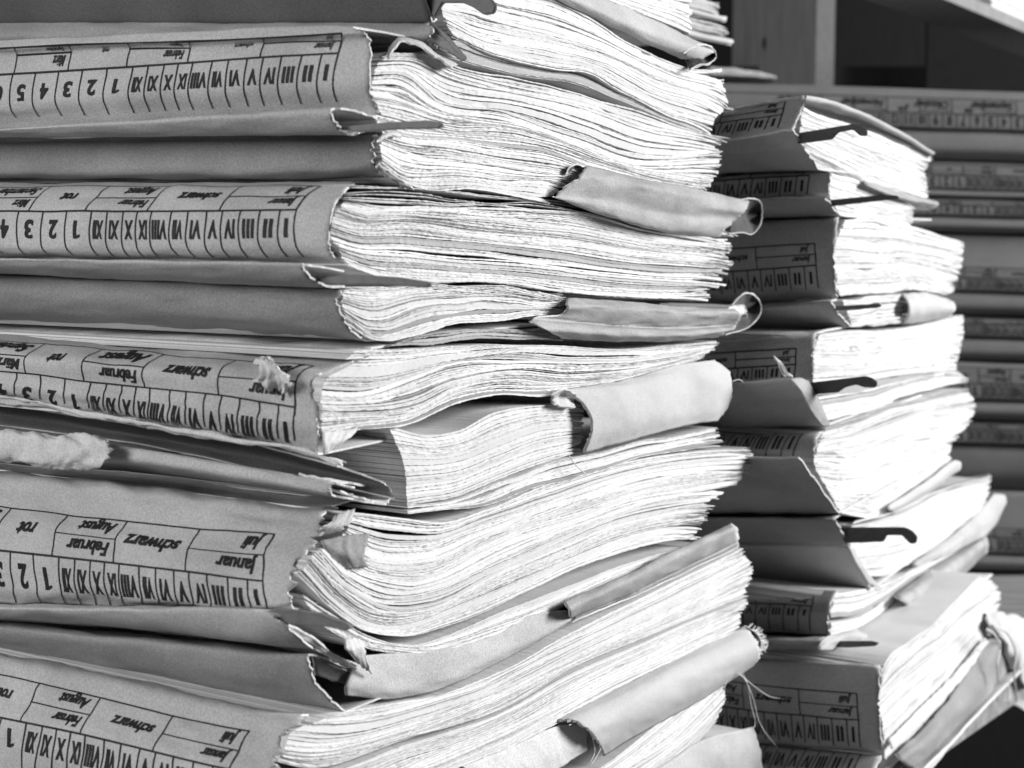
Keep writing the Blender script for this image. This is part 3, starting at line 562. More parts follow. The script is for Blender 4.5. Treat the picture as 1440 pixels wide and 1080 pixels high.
# ---- file G, below
Gf = root(MAIN, 600, 1300, 'file under the frayed linen roll, only its page ends showing at the bottom', GM)
pages(Gf, MAIN, [[(380, 1290), (600, 1190), (850, 1076), (930, 1015), (975, 975), (1012, 948)], [(380, 1330), (600, 1240), (860, 1100), (950, 1040), (1022, 972)], [(380, 1370), (600, 1290), (880, 1130), (960, 1066), (1012, 1012)]], 30, seed=111, rag=.005, wave=.0007, droop=-.001)
pages(Gf, MAIN, [[(380, 1380), (600, 1300), (900, 1130), (960, 1072), (1000, 1040), (1052, 1028)], [(380, 1480), (600, 1400), (900, 1230), (990, 1120), (1070, 1082)]], 20, seed=112, rag=.005, wave=.0007, tone=(.7, .95))
sheet('inner_board', Gf, MAIN, [([(870, 1110), (930, 1078), (990, 1040), (1060, 1022)], .001), ([(890, 1130), (950, 1095), (1010, 1066), (1070, 1060)], .002), ([(900, 1150), (970, 1120), (1030, 1100), (1074, 1100)], .0)], mode='paper', seed=113, tearR=.001)
sheet('cover', Gf, MAIN, [([(0, 1180), (200, 1220), (370, 1260)], 380), ([(0, 1300), (200, 1340), (370, 1390)], 366), ([(0, 1400), (200, 1440), (370, 1500)], 380)], seed=114, extend=EXT)

# ================================================================== SECOND STACK
E2 = 0.30
def sec_label(s, lst, *a, **k):
    return printed(s, SEC, b3(SEC, lst), *a, lw=.0005, umax=.20, **k)
S1 = root(SEC, 1130, 235, 'top file of the second stack, card cover arching over pages and a dark hook', GS)
s = sheet('cover', S1, SEC, [([(960, 160), (1060, 146), (1131, 134)], 1138), ([(960, 165), (1023, 156), (1130, 138)], 1132), ([(960, 172), (1023, 164), (1128, 148)], 1128), ([(960, 180), (1009, 173), (1125, 158)], 1125), ([(960, 198), (1006, 191), (1118, 174)], 1118), ([(960, 204), (1010, 198), (1114, 181)], 1114)],
          extend=E2, seed=201, cols=40, thick=.0007)
sec_label(s, [(1, 1105, 141, 1132), (3, 1100, 160, 1125), (4, 1094, 177, 1118)], 1, 2, 3, (3.3, 3.9), 4.2)
sheet('lower_flap', S1, SEC, [([(960, 202), (1010, 198), (1115, 182)], 1116), ([(960, 226), (1027, 216), (1128, 204)], 1128), ([(960, 230), (1020, 220), (1132, 210)], 1130), ([(960, 246), (1016, 240), (1150, 237)], 1150)], extend=E2, seed=202, cols=40, thick=.0007, bot_in=(.1, 0), lin=True)
sheet('arched_cover', S1, SEC, [([(1130, 137), (1160, 141), (1200, 155), (1260, 184), (1312, 215)], .002), ([(1131, 139), (1160, 144), (1200, 158), (1260, 186), (1312, 217)], .002), ([(1134, 146), (1160, 158), (1200, 170), (1260, 194), (1308, 217)], -.02)], mode='paper', seed=203, rows=8, thick=.0008)
pages(S1, SEC, [[(1129, 150), (1141, 157), (1197, 174), (1252, 196), (1312, 217)], [(1126, 180), (1180, 200), (1250, 226), (1304, 245)], [(1128, 206), (1183, 236), (1240, 262), (1306, 278)]], 40, seed=204, rag=.004, dark=.0, gap=.03, prot=.0006, wave=.0003)
pages(S1, SEC, [[(1130, 208), (1160, 228), (1220, 252), (1306, 280)], [(1148, 234), (1180, 244), (1230, 264), (1308, 292)]], 6, seed=205, rag=.004, dark=.3, gap=.4, wave=.0004)
sheet('strap', S1, SEC, [([(1214, 254), (1260, 268), (1318, 284)], .001), ([(1222, 262), (1262, 276), (1321, 288)], .004), ([(1250, 276), (1280, 286), (1312, 294)], .001)], mode='paper', m=M_STRAP, seed=206, cols=20)
plate('rail_hook', S1, SEC, [(1119, 188), (1122, 187), (1200, 174), (1212, 177), (1219, 184), (1218, 191), (1209, 191), (1199, 182), (1178, 186), (1169, 196), (1131, 201), (1121, 202)], SEC.pcoord(1122, 190) + .0025, m=M_RAIL, thick=.0018)
S2 = root(SEC, 1170, 300, 'thin second file of the second stack, lettered spine with a slim dark hook pointing right', GS)
s = sheet('cover', S2, SEC, [([(960, 250), (1060, 244), (1166, 236)], 1174), ([(960, 255), (1009, 250), (1167, 241)], 1168), ([(960, 262), (1020, 257), (1167, 249)], 1166), ([(960, 282), (1020, 279), (1164, 272)], 1165), ([(960, 285), (1020, 282), (1160, 277)], 1168)], extend=E2, seed=211, cols=40, thick=.0007, top_in=(.15, 0))
sec_label(s, [(1, 1140, 243, 1168), (2, 1138, 249, 1166), (3, 1135, 273, 1165)], None, .9, 1.7, (2.15, 2.75), 3)
sheet('lower_flap', S2, SEC, [([(960, 284), (1060, 281), (1160, 277)], 1160), ([(960, 296), (1060, 293), (1170, 291)], 1168), ([(960, 306), (1060, 305), (1181, 304)], 1181)], extend=E2, seed=212, cols=40, thick=.0007, bot_in=(.1, 0))
pages(S2, SEC, [[(1168, 243), (1200, 252), (1240, 268), (1286, 292)], [(1166, 275), (1200, 286), (1240, 294), (1284, 302)], [(1180, 303), (1200, 306), (1240, 311), (1282, 317)]], 24, seed=213, rag=.003, dark=0, gap=.03, prot=.0006, wave=.0003)
plate('rail_hook', S2, SEC, [(1150, 284), (1168, 281), (1240, 274), (1262, 275), (1264, 280), (1240, 282), (1170, 290), (1150, 290)], SEC.pcoord(1166, 284) + .0025, m=M_RAIL, thick=.0015)
S3 = root(SEC, 1178, 460, 'thick third file of the second stack, tall lettered spine and short pale strap', GS)
s = sheet('cover', S3, SEC, [([(960, 314), (1060, 312), (1181, 304)], 1190), ([(960, 318), (1060, 316), (1176, 309)], 1178), ([(960, 354), (1041, 349), (1172, 341)], 1172), ([(960, 369), (1041, 364), (1171, 356)], 1171), ([(960, 386), (1022, 382), (1171, 371)], 1171), ([(960, 418), (1018, 414), (1173, 404)], 1173), ([(960, 428), (1060, 425), (1176, 419)], 1178)],
          extend=E2, seed=221, cols=40, thick=.0007, top_in=(.15, 0))
sec_label(s, [(2, 1146, 343, 1172), (4, 1148, 373, 1171), (5, 1151, 407, 1173)], 2, 3, 4, (4.3, 4.75), 5)
sheet('lower_flap', S3, SEC, [([(960, 430), (1060, 427), (1176, 419)], 1178), ([(960, 436), (1060, 434), (1170, 425)], 1166), ([(960, 452), (1060, 450), (1182, 444)], 1180), ([(960, 470), (1015, 468), (1090, 464), (1196, 460)], 1192)], extend=E2, seed=222, cols=40, thick=.0007, bot_in=(.1, 0))
pages(S3, SEC, [[(1186, 310), (1220, 306), (1267, 316), (1358, 340)], [(1170, 345), (1220, 350), (1280, 352), (1352, 366)], [(1172, 385), (1220, 385), (1280, 382), (1346, 398)], [(1178, 416), (1220, 414), (1280, 408), (1330, 414)]], 46, seed=223, rag=.006, dark=.03, gap=.05, prot=.001, wave=.0005)
pages(S3, SEC, [[(1182, 424), (1220, 418), (1276, 413)], [(1190, 445), (1230, 438), (1276, 432)], [(1198, 458), (1230, 458), (1272, 452)]], 14, seed=224, rag=.004, dark=.12, gap=.2, wave=.0006)
sheet('strap', S3, SEC, [([(1268, 413), (1300, 411), (1342, 424)], .0), ([(1277, 424), (1305, 424), (1344, 430)], .005), ([(1278, 440), (1305, 439), (1342, 438)], .005), ([(1270, 457), (1300, 454), (1336, 445)], .0)], mode='paper', m=M_CLOTH, seed=225, cols=24)
plate('rail_hook', S3, SEC, [(1160, 430), (1180, 430), (1236, 427), (1240, 430), (1234, 433), (1180, 437), (1160, 436)], SEC.pcoord(1170, 432) + .0025, m=M_RAILG, thick=.0015)
S4 = root(SEC, 1150, 590, 'fourth file of the second stack, straight even pages, dark hook and twisted paper scrap', GS)
s = sheet('cover', S4, SEC, [([(960, 478), (1060, 473), (1149, 467)], 1158), ([(960, 481), (1060, 476), (1146, 472)], 1148), ([(960, 500), (1041, 495), (1143, 489)], 1143), ([(960, 511), (1041, 506), (1142, 500)], 1142), ([(960, 523), (1028, 518), (1142, 511)], 1142), ([(960, 541), (1031, 536), (1142, 528)], 1142), ([(960, 545), (1031, 540), (1143, 534)], 1143)], extend=E2, seed=231, cols=40, thick=.0007, top_in=(.15, 0))
sec_label(s, [(2, 1120, 491, 1143), (4, 1119, 513, 1142), (5, 1117, 529, 1142)], 2, 3, 4, (4.25, 4.85), 5)
sheet('lower_flap', S4, SEC, [([(960, 544), (1040, 540), (1114, 533)], 1113), ([(960, 571), (1031, 566), (1138, 560)], 1137), ([(960, 574), (1031, 570), (1141, 563)], 1142), ([(960, 602), (1060, 601), (1159, 599)], 1160)], extend=E2, seed=232, cols=40, thick=.0007, bot_in=(.1, 0), lin=True)
sheet('end_fold', S4, SEC, [([(1112, 532), (1130, 532), (1136, 536)], .001), ([(1128, 552), (1140, 552), (1150, 556)], .003), ([(1142, 578), (1156, 582), (1160, 580)], .002), ([(1156, 598), (1162, 600), (1168, 598)], .001)], mode='paper', m=M_STRAP, seed=233, cols=12)
pages(S4, SEC, [[(1149, 469), (1200, 465), (1258, 463), (1357, 443)], [(1142, 505), (1200, 505), (1270, 498), (1352, 486)], [(1144, 545), (1200, 538), (1270, 528), (1346, 520)]], 46, seed=234, rag=.002, dark=.0, gap=.02, prot=.0005, wave=.0003)
pages(S4, SEC, [[(1146, 546), (1200, 540), (1270, 530), (1346, 521), (1362, 532)], [(1166, 590), (1200, 584), (1267, 560), (1362, 536)]], 14, seed=235, rag=.003, dark=.1, gap=.15, wave=.0007)
plate('rail_hook', S4, SEC, [(1130, 540), (1133, 539), (1216, 529), (1226, 532), (1233, 538), (1231, 545), (1215, 545), (1204, 541), (1188, 545), (1178, 552), (1143, 555), (1134, 556)], SEC.pcoord(1134, 545) + .0025, m=M_RAIL, thick=.0018)
sheet('paper_scrap', S4, SEC, [([(1088, 500), (1092, 503)], .004), ([(1094, 508), (1100, 510)], .006), ([(1098, 520), (1105, 520)], .004), ([(1104, 530), (1114, 530)], .002)], mode='paper', m=M_COVER, seed=236, cols=8)
S5 = root(SEC, 1160, 720, 'fifth file of the second stack, sagging wavy pages with a small rolled edge', GS)
s = sheet('cover', S5, SEC, [([(960, 610), (1021, 608), (1162, 604)], 1168), ([(960, 618), (1040, 614), (1150, 612)], 1152), ([(960, 634), (1040, 632), (1145, 632)], 1145), ([(960, 644), (1072, 643), (1146, 644)], 1146)], extend=E2, seed=241, cols=40, thick=.0007, top_in=(.15, 0))
sec_label(s, [(.8, 1128, 612, 1152), (2, 1117, 632, 1145), (3, 1115, 644, 1146)], None, .1, .8, (1.1, 2.0), 2.8)
sheet('lower_flap', S5, SEC, [([(960, 644), (1072, 644), (1124, 645)], 1123), ([(960, 671), (1060, 671), (1144, 672)], 1142), ([(960, 675), (1060, 675), (1148, 676)], 1148), ([(960, 722), (1060, 722), (1180, 722)], 1178)], extend=E2, seed=242, cols=40, thick=.0007, bot_in=(.1, 0), lin=True, m=M_FLAP)
pages(S5, SEC, [[(1164, 602), (1200, 590), (1267, 566), (1364, 545)], [(1146, 632), (1200, 622), (1280, 596), (1371, 580)], [(1150, 662), (1200, 664), (1270, 640), (1342, 622)], [(1184, 724), (1236, 726), (1299, 690), (1338, 664)]], 50, seed=243, rag=.004, dark=.05, gap=.10, prot=.0008, wave=.0009)
sheet('rolled_edge', S5, SEC, [([(1250, 716), (1300, 684), (1336, 660)], .001), ([(1248, 712), (1300, 678), (1340, 648)], .003), ([(1252, 718), (1304, 688), (1350, 650)], .004), ([(1256, 722), (1306, 692), (1350, 660)], .002), ([(1256, 724), (1306, 694), (1342, 666)], .0)], mode='paper', m=M_CLOTH, seed=244, cols=30)
S6 = root(SEC, 1200, 825, 'unlettered dark file of the second stack with the longest hook and a curved flap', GS)
sheet('cover', S6, SEC, [([(960, 726), (1060, 727), (1176, 727)], 1182), ([(960, 730), (1060, 731), (1176, 734)], 1174), ([(960, 766), (1060, 766), (1194, 766)], 1192)], extend=E2, seed=251, cols=40, thick=.0007, m=M_FLAP, top_in=(.15, 0))
sheet('lower_flap', S6, SEC, [([(960, 766), (1060, 767), (1194, 768)], 1194), ([(960, 796), (1060, 798), (1208, 798)], 1206), ([(960, 822), (1060, 826), (1224, 829)], 1222)], extend=E2, seed=252, cols=40, thick=.0007, bot_in=(.1, 0))
sheet('end_fold', S6, SEC, [([(1194, 768), (1202, 772)], .001), ([(1204, 792), (1216, 798)], .002), ([(1222, 822), (1240, 828)], .001)], mode='paper', seed=253, cols=8)
pages(S6, SEC, [[(1200, 740), (1260, 724), (1320, 696), (1392, 674)], [(1200, 775), (1260, 765), (1330, 735), (1388, 706)], [(1216, 812), (1250, 808), (1290, 788), (1386, 738)]], 34, seed=254, rag=.005, dark=.02, gap=.08, prot=.001, wave=.0006)
sheet('top_board', S6, SEC, [([(1200, 736), (1260, 720), (1320, 692), (1394, 671)], .002), ([(1206, 726), (1260, 704), (1310, 682), (1390, 668)], -.03)], mode='paper', seed=255, rows=6, tearR=.001)
sheet('curved_flap', S6, SEC, [([(1284, 790), (1340, 752), (1380, 716), (1398, 694)], .001), ([(1286, 794), (1346, 762), (1392, 730), (1413, 696)], .004), ([(1288, 797), (1350, 772), (1396, 744), (1415, 708)], .003)], mode='paper', seed=256, thick=.001, cols=40)
plate('rail_hook', S6, SEC, [(1178, 743), (1181, 742), (1271, 742), (1282, 747), (1289, 755), (1288, 764), (1280, 765), (1268, 753), (1247, 753), (1242, 762), (1194, 764), (1188, 764)], SEC.pcoord(1184, 750) + .0025, m=M_RAIL, thick=.0018)
S7 = root(SEC, 1170, 910, 'thin dark file with crumpled card loops, just above the big bottom file', GS)
s = sheet('cover', S7, SEC, [([(960, 828), (1060, 828), (1178, 830)], 1178), ([(960, 845), (1060, 845), (1168, 850)], 1168), ([(960, 862), (1060, 864), (1165, 868)], 1165), ([(960, 888), (1060, 890), (1166, 893)], 1168)], extend=E2, seed=261, cols=40, thick=.0007, m=M_FLAP)
sec_label(s, [(0, 1146, 830, 1178), (1, 1143, 850, 1168), (3, 1140, 890, 1168)], 0.2, .7, 1.2, (1.5, 1.95), 2.8)
sheet('lower_flap', S7, SEC, [([(960, 892), (1060, 893), (1160, 896)], 1164), ([(960, 900), (1060, 902), (1150, 902)], 1150), ([(960, 912), (1060, 914), (1156, 914)], 1156)], extend=E2, seed=262, cols=40, thick=.0007, bot_in=(.1, 0), m=M_FLAP)
pages(S7, SEC, [[(1175, 832), (1220, 828), (1262, 814), (1296, 794), (1390, 742)], [(1166, 860), (1200, 858), (1240, 838), (1290, 808), (1388, 752)], [(1168, 892), (1190, 888), (1230, 868), (1262, 846), (1384, 770)]], 18, seed=263, rag=.003, dark=.1, gap=.15, wave=.0007)
sheet('strap', S7, SEC, [([(1256, 838), (1300, 806), (1384, 752)], .001), ([(1264, 842), (1306, 816), (1388, 756)], .006), ([(1274, 850), (1312, 828), (1390, 766)], .007), ([(1280, 862), (1320, 840), (1388, 778)], .001)], mode='paper', m=M_STRAP, seed=264, cols=30)
sheet('crumpled_tab', S7, SEC, [([(1150, 908), (1158, 898), (1180, 890), (1204, 884)], .003), ([(1156, 914), (1166, 906), (1188, 896), (1214, 890)], .005), ([(1172, 916), (1180, 908), (1200, 902), (1236, 904)], .004)], mode='paper', seed=265, cols=16)
plate('rail_hook', S7, SEC, [(1150, 902), (1196, 902), (1226, 902), (1236, 905), (1230, 909), (1190, 911), (1150, 909)], SEC.pcoord(1160, 905) + .0025, m=M_RAILG, thick=.0015)
S8 = root(BIG, 1240, 1105, 'big bottom file of the second stack, wide card top and fat fan of pages', GS)
def big_label(s, lst, *a, **k): return printed(s, BIG, b3(BIG, lst), *a, lw=.0005, umax=.20, **k)
S8L = [([(960, 922), (1060, 926), (1236, 934)], 1246), ([(960, 924), (1060, 929), (1236, 940)], 1238), ([(960, 950), (1073, 964), (1236, 978)], 1236), ([(960, 966), (1073, 982), (1236, 997)], 1236), ([(960, 986), (1069, 1000), (1237, 1015)], 1237), ([(960, 1024), (1069, 1038), (1239, 1052)], 1239), ([(960, 1032), (1069, 1045), (1240, 1060)], 1242)]
s = sheet('cover', S8, BIG, S8L, extend=E2, seed=271, cols=40, thick=.0008, top_in=(.19, .0))
big_label(s, [(2, 1205, 976, 1236), (4, 1207, 1012, 1237), (5, 1210, 1050, 1239)], 2, 3, 4, (4.3, 4.8), 5)
s = sheet('lower_flap', S8, BIG, [([(960, 1032), (1069, 1046), (1239, 1062)], 1242), ([(960, 1040), (1069, 1056), (1236, 1070)], 1236), ([(960, 1070), (1069, 1086), (1222, 1100)], 1226), ([(960, 1090), (1069, 1104), (1224, 1116)], 1236)], extend=E2, seed=272, cols=40, thick=.0008)
big_label(s, [(0, 1214, 1062, 1242), (2, 1196, 1098, 1226)], None, -.4, .3, (1.0, 1.6), 2)
pages(S8, BIG, [[(1238, 942), (1252, 922), (1300, 885), (1347, 842), (1382, 800)], [(1238, 975), (1270, 945), (1320, 905), (1370, 862), (1410, 838)], [(1238, 1020), (1275, 985), (1320, 945), (1365, 895), (1396, 868)], [(1246, 1090), (1280, 1055), (1320, 1010), (1350, 965), (1384, 905)]], 50, seed=273, rag=.005, dark=.02, gap=.06, prot=.0008, wave=.0009)
pages(S8, BIG, [[(1250, 1095), (1290, 1060), (1330, 1005), (1362, 950), (1400, 890)], [(1256, 1120), (1310, 1082), (1352, 1020), (1386, 960), (1424, 900)]], 14, seed=274, rag=.004, dark=.15, gap=.3, wave=.001)
sheet('folded_flap', S8, BIG, [([(1258, 1062), (1310, 1012), (1358, 952), (1400, 886)], .003), ([(1270, 1072), (1325, 1026), (1376, 970), (1410, 904)], .007), ([(1288, 1084), (1340, 1040), (1394, 984), (1420, 936)], .004)], mode='paper', m=M_FLAP, seed=275, cols=40, wrinkle=.0008, tearT=.6, tearB=.5, tearR=.001)
sheet('torn_page', S8, BIG, [([(1250, 1040), (1300, 990), (1345, 945), (1384, 896)], .002), ([(1256, 1052), (1306, 1004), (1352, 956), (1392, 900)], .0045)], mode='paper', m=M_EDGE, seed=277, cols=50, rows=8, wrinkle=.0009, tearT=.8, tearB=.8, tearR=.001)
sheet('tied_end', S8, BIG, [([(1384, 862), (1404, 860), (1440, 872), (1470, 890)], (.001, .003, .004, .004)), ([(1390, 876), (1412, 880), (1440, 896), (1470, 912)], (.004, .008, .009, .009)), ([(1400, 888), (1416, 908), (1438, 928), (1470, 946)], (.005, .010, .012, .012)), ([(1408, 904), (1420, 936), (1436, 960), (1466, 985)], (.003, .007, .008, .008))], mode='paper', m=M_CLOTH, seed=278, cols=40, wrinkle=.0018, tearL=.001)
sheet('tied_end', S8, BIG, [([(1412, 930), (1424, 946), (1450, 958)], (.003, .007, .008)), ([(1408, 960), (1424, 966), (1452, 990)], (.002, .005, .006)), ([(1402, 985), (1422, 990), (1450, 1005)], (.001, .003, .003))], mode='paper', m=M_COVER, seed=279, cols=24, wrinkle=.0012, tearL=.001)
threads(S8, BIG, [[(1386, 884), (1398, 892), (1406, 910), (1402, 935), (1404, 958)], [(1396, 880), (1416, 890), (1428, 916), (1426, 950), (1430, 985)]], off=.012, rad=.0005)
sheet('bottom_board', S8, BIG, [([(1250, 1112), (1310, 1060), (1380, 985), (1440, 925)], .004), ([(1256, 1124), (1316, 1070), (1386, 996), (1446, 935)], .010)], mode='paper', seed=276, thick=.0012, rows=6)

# ================================================================== BACK STACK (spines towards the camera, out of focus)
BK = Stack(1700, 300, 1.02, 88)
def bk(lst, x0=1000, x1=1640, slope=.036):
    pc = 0
def backfile(i, label, ys, dark=False, shift=0, sl=.03):
    """ys: (top, label top, numerals rule, label bottom, flap bottom) at x = 1400"""
    yt, yl, yn, yb, yf = ys
    base = BK2.spine(1400, yf, 0); t = thing('file_folder', label, 'file folder', base, GB)
    def pl(y, off=0): return [(900, y - 500 * sl), (1400, y), (1650, y + 250 * sl)]
    def lv(y, pc): return (pl(y), ('pc', pc))
    return t, pl
class Flat(Stack):
    def pcoord(s, x, y): return x
BK2 = Flat(1700, 300, 1.02, 0)
# spine plane faces the camera: P points away, S points left
ang = R(-4)
BK2.P = np.array([math.sin(ang), math.cos(ang), 0]); BK2.N = np.array([BK2.P[1], -BK2.P[0], 0]); BK2.S = -BK2.N
def back_file(label, yt, y0, ysp, y1, yb, yf, ylight=None, bx=1560, off=0.0, m=None, lm=None, seed=1, sl=.03):
    t = thing('file_folder', label, 'file folder', BK2.spine(1400, yf, 0), GB)
    def pl(y): return [(930, y - 470 * sl), (1400, y), (1660, y + 260 * sl)]
    s = sheet('cover', t, BK2, [(pl(yt), off + .006), (pl(y0), off + .001), (pl(ysp), off), (pl(y1), off), (pl(yb), off), (pl(yb + 2), off + .004)], seed=seed, cols=30, thick=.0008, top_in=(.2, 0), bot_in=(.02, 0), m=m or M_BACK)
    b = [(w, bx, y, off) for w, y in ((1, y0), (2, ysp), (3, y1), (4, yb))]
    printed(s, BK2, b, 1.15, 2, 3, (3.2, 3.8), 4, umax=.36, lw=.0007)
    if yf > yb + 4:
        h = yf - yb
        sheet('lower_flap', t, BK2, [(pl(yb + 2), off + .006), (pl(yb + h * .3), off + .001), (pl(yb + h * .7), off), (pl(yf), off + .008)], seed=seed + 50, cols=30, thick=.0008, bot_in=(.2, 0), m=lm or M_BACK)
    v, f = [], []
    c = [BK2.spine(x, y + (x - 1400) * sl, off + .01) for x, y in ((940, yt + 3), (1640, yt + 3), (1640, yf - 3), (940, yf - 3))]
    c += [p + BK2.P * .2 for p in c]
    link('page_block', c, [(0, 3, 2, 1), (4, 5, 6, 7), (0, 1, 5, 4), (1, 2, 6, 5), (2, 3, 7, 6), (3, 0, 4, 7)], M_PAPER, t, tone=[.9] * 8)
    return t
back_file('top file of the blurred back stack, with a long pale card top edge', 128, 138, 158, 162, 181, 226, bx=1620, seed=301)
back_file('blurred back file directly below the topmost one of its stack, numerals in larger cells', 229, 233, 240, 248, 266, 281, bx=1500, off=.004, seed=302)
back_file('thin blurred back file just above the tall plain band, one cramped row of numerals', 282, 284, 287, 290, 303, 328, bx=1540, off=.001, seed=303)
back_file('blurred back file with a tall plain band above its small table of numerals', 332, 374, 384, 392, 408, 444, bx=1500, off=.003, seed=304)
back_file('blurred back file level with the pale linen strap of the second stack', 447, 449, 452, 456, 472, 508, bx=1480, off=.006, seed=305)
back_file('blurred back file level with the straight even pages of the second stack', 511, 516, 530, 540, 560, 592, bx=1520, off=.002, seed=306)
back_file('dim blurred back file level with the sagging wavy pages of the second stack', 594, 597, 600, 604, 622, 688, bx=1500, off=.005, lm=M_COVER_SHADE, seed=307)  # lower flap has its shade put into the card colour
back_file('dim blurred back file with pale lower flap, beside the curved card flap', 692, 740, 748, 756, 776, 802, bx=1540, off=.001, seed=308)
back_file('lowest blurred file of the back stack, shade painted into its almost black card', 806, 812, 818, 830, 850, 778 + 100, bx=1540, off=.004, m=M_COVER_SHADE, lm=M_COVER_SHADE, seed=309)  # shade from the second stack is put into both card colours

# ================================================================== TABLE, SHELF, WALL
def box(name, parent, c, h, rot=0.0, m=None, bev=.001, kind=None):
    bm = bmesh.new(); bmesh.ops.create_cube(bm, size=1)
    for v in bm.verts:
        x, y, z = v.co.x * 2 * h[0], v.co.y * 2 * h[1], v.co.z * 2 * h[2]
        v.co = (c[0] + x * math.cos(rot) - y * math.sin(rot), c[1] + x * math.sin(rot) + y * math.cos(rot), c[2] + z)
    if bev: bmesh.ops.bevel(bm, geom=list(bm.edges), offset=bev, segments=2, affect='EDGES')
    vs = [tuple(v.co) for v in bm.verts]; bm.verts.index_update(); fs = [[v.index for v in f.verts] for f in bm.faces]; bm.free()
    o = link(name, vs, fs, m, parent)
    if kind: o['kind'] = kind
    return o
# table top: its right edge runs parallel to the second stack's paper face
TZ = -.020; TD = Stack(1296, 1080, .7, 38.0)
pe = CAM + ray(1296, 1040) * ((0.215 - TZ) / -ray(1296, 1040)[2])
tab = thing('wooden_table', 'wooden table under the stacks, its bare grain showing at the lower right corner', 'table', (0, .5, -.02))
a = math.atan2(TD.P[0], TD.P[1])
cen = pe - TD.N * .55 + TD.P * .25
box('table_top', tab, (cen[0], cen[1], TZ - .008), (.55, .75, .008), -a, M_TABLE, .0015)
for sx, sy in ((-1, -1), (-1, 1), (1, -1), (1, 1)):
    q = cen + TD.N * .48 * sx + TD.P * .68 * sy
    box('leg', tab, (q[0], q[1], TZ - .3725), (.025, .025, .3475), -a, M_WOODD, .002)
fl = box('floor', None, (0, 1.5, -.765), (4, 4, .025), 0, M_FLOOR, 0, 'structure')
wl = box('wall', None, (0, 2.6, .6), (4, .02, 1.32), 0, M_WALL, 0, 'structure')

sh = thing('wooden_shelf', 'wooden shelf unit behind the stacks with knotty upright and dark open compartments', 'shelf', (.25, 1.35, -.02))
def at(x, y, D): r = ray(x, y); return CAM + r * (D / r[1])
# upright board: broad dark face and a pale front edge
pL, pR = at(1030, 60, 1.62), at(1147, 60, 1.42)
def prism(name, parent, base, z0, z1, m):
    n = len(base); V = [(x, y, z0) for x, y in base] + [(x, y, z1) for x, y in base]
    F = [tuple(range(n))[::-1], tuple(range(n, 2 * n))] + [(i, (i + 1) % n, n + (i + 1) % n, n + i) for i in range(n)]
    return link(name, V, F, m, parent)
e = at(1170, 60, 1.42)
up = prism('upright_board', sh, [(pL[0], pL[1]), (pR[0], pR[1] + .002), (e[0] + .001, e[1] + .002), (pL[0] + .035, pL[1] + .01)], -.72, 1.4, M_WOOD)
prism('front_edge', sh, [(pR[0] - .0005, pR[1] - .004), (e[0] + .0015, e[1] - .004), (e[0] + .0015, e[1] + .0015), (pR[0] - .0005, pR[1] + .0015)], -.72, 1.4, M_POST)
k = at(1080, 58, 1.52)
bmk = bmesh.new(); bmesh.ops.create_circle(bmk, cap_ends=True, radius=.0042, segments=16)
from mathutils import Matrix
d = Vector((pR[0] - pL[0], pR[1] - pL[1], 0)).normalized(); nrm = Vector((d.y, -d.x, 0))
if nrm.y > 0: nrm = -nrm
q = Vector(pL) + d * ((1080 - 1030) / (1147 - 1030) * (Vector(pR) - Vector(pL)).length * .97); q.z = k[2]
Mx = Matrix.Translation(q + nrm * .0006) @ nrm.to_track_quat('Z', 'Y').to_matrix().to_4x4() @ Matrix.Diagonal((1, 1.5, 1, 1))
bmk.transform(Mx); vs = [tuple(v.co) for v in bmk.verts]; fs = [[v.index for v in f.verts] for f in bmk.faces]; bmk.free()
link('wood_knot', vs, fs, M_INK, up)
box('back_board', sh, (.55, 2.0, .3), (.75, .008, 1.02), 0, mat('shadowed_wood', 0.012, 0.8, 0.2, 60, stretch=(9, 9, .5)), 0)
c1 = at(1300, 118, 1.75); box('lower_board', sh, (.55, 1.75, c1[2] - .012), (.5, .2, .01), 0, M_WOODD, .001)
# board running forward at the upper right, its front edge slanting down to the right
zb = CAMZ + .159; pb = at(1440, 52, 1.2); pa = at(1310, 0, .159 * 2100 / 330)
pa[2] = pb[2] = zb
dv = np.array([pb[0] - pa[0], pb[1] - pa[1]]); dv /= np.linalg.norm(dv); pp = np.array([dv[1], -dv[0]])
bkv = np.array([-dv[1], dv[0]])
A0 = np.array(pa[:2]) - dv * .03; A1 = np.array(pb[:2]) + dv * .22
prism('upper_board', sh, [tuple(A0), tuple(A1), tuple(A1 + bkv * .045), tuple(A0 + bkv * .045)], zb, zb + .009, M_WOOD)
pp = bkv
q0 = at(1303, 60, 1.5); box('recess_shade_panel', sh, (q0[0] + .25, 1.5, .55), (.25, .004, .30), 0, M_BLACK, 0)  # black panel added as the shade of the recess under the board
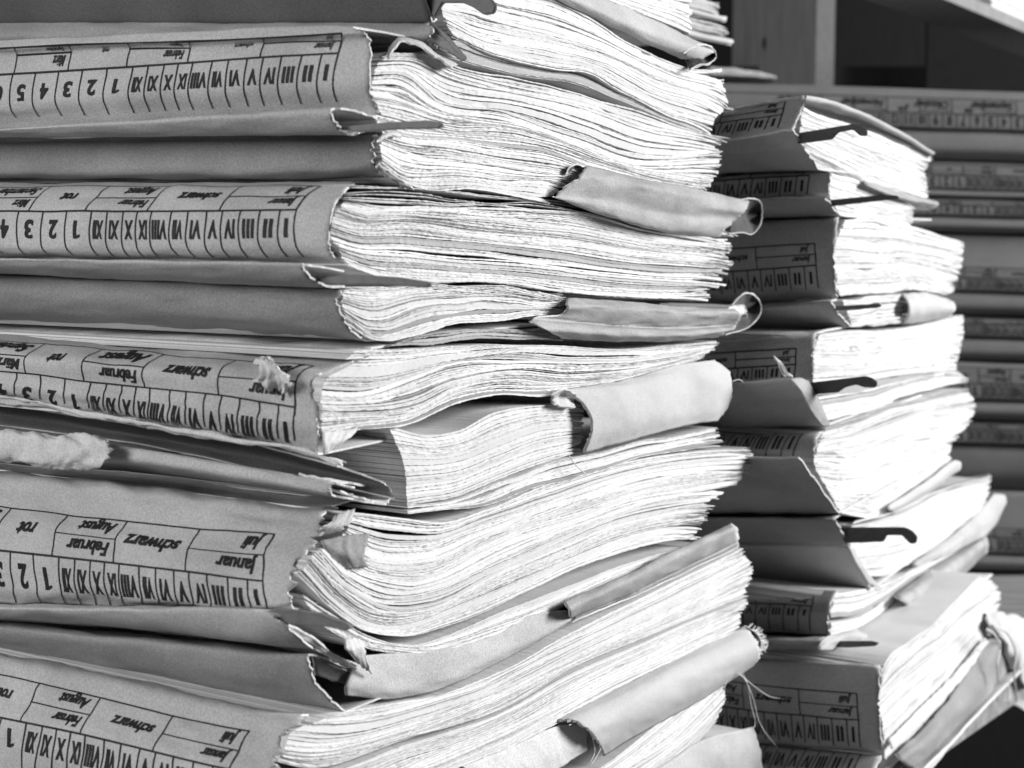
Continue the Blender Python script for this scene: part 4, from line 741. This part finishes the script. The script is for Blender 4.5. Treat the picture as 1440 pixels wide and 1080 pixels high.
# papers lying on that board
def loose(name, label, cat, t0, t1, h, dep, n, seed, group):
    rng = np.random.default_rng(seed); V, F, T = [], [], []
    z0 = lambda t: zb + .0095
    for i in range(n):
        z = i * h / n; th = h / n * .7; j = rng.uniform(-.004, .004); b = len(V)
        for t in (t0, t1):
            p = np.array(pa[:2]) + (np.array(pb[:2]) - np.array(pa[:2])) * t + pp * (.004 + abs(j))
            for o_ in (0, dep):
                for dz in (0, th): V.append((p[0] + pp[0] * o_ + dv[0] * j, p[1] + pp[1] * o_ + dv[1] * j, z0(t) + z + dz))
        F += [tuple(b + k for k in f) for f in ((0, 1, 3, 2), (4, 6, 7, 5), (0, 4, 5, 1), (2, 3, 7, 6), (0, 2, 6, 4), (1, 5, 7, 3))]
        T += [rng.uniform(.85, 1.05)] * 8
    o = link(name, V, F, M_PAPER, None, tone=T); o['label'] = label; o['category'] = cat; o['group'] = group
loose('paper_pile', 'white papers on the slanting shelf board, left one of the two piles there', 'papers', .05, .50, .014, .038, 9, 401, 'paper piles on the upper board')
loose('paper_pile', 'white papers at the top right corner, right one of the two piles there', 'papers', .70, 1.3, .03, .038, 12, 402, 'paper piles on the upper board')
# card file ends peeping out behind the very top of the front stack
HB = Stack(985, 40, 0.74, 40)
for i, (l, yy, xe) in enumerate((('upper of two blurred card files peeping out behind the front stack top', 4, 1022), ('lower of two blurred card files peeping out behind the front stack top', 36, 1031))):
    t = thing('file_folder', l, 'file folder', HB.paper(960, yy + 22), 'files peeping out behind the front stack')
    pages(t, HB, [[(880, yy - 40), (960, yy - 14), (xe - 6, yy + 3)], [(880, yy - 24), (960, yy + 2), (xe - 8, yy + 16)]], 9, seed=410 + i, depth=.08, rag=.006, gap=.3, tone=(.55, .9))
    sheet('cover', t, HB, [([(880, yy - 22), (960, yy + 4), (xe, yy + 20)], .001), ([(880, yy - 17), (960, yy + 9), (xe, yy + 24)], .004), ([(880, yy - 12), (960, yy + 14), (xe - 4, yy + 28)], .001)], mode='paper', seed=420 + i, cols=20, m=M_CLOTH)
ps = thing('paper_pile', 'thin white papers lying on the back stack at the foot of the wooden post', 'papers', BK2.spine(1050, 106, .05))
g = [[(1000, 94), (1040, 97), (1092, 106)], [(1000, 106), (1040, 108), (1096, 111)]]
FB = Flat(1050, 100, 1.10, 85)
pages(ps, FB, g, 5, seed=430, depth=.12, rag=.003)
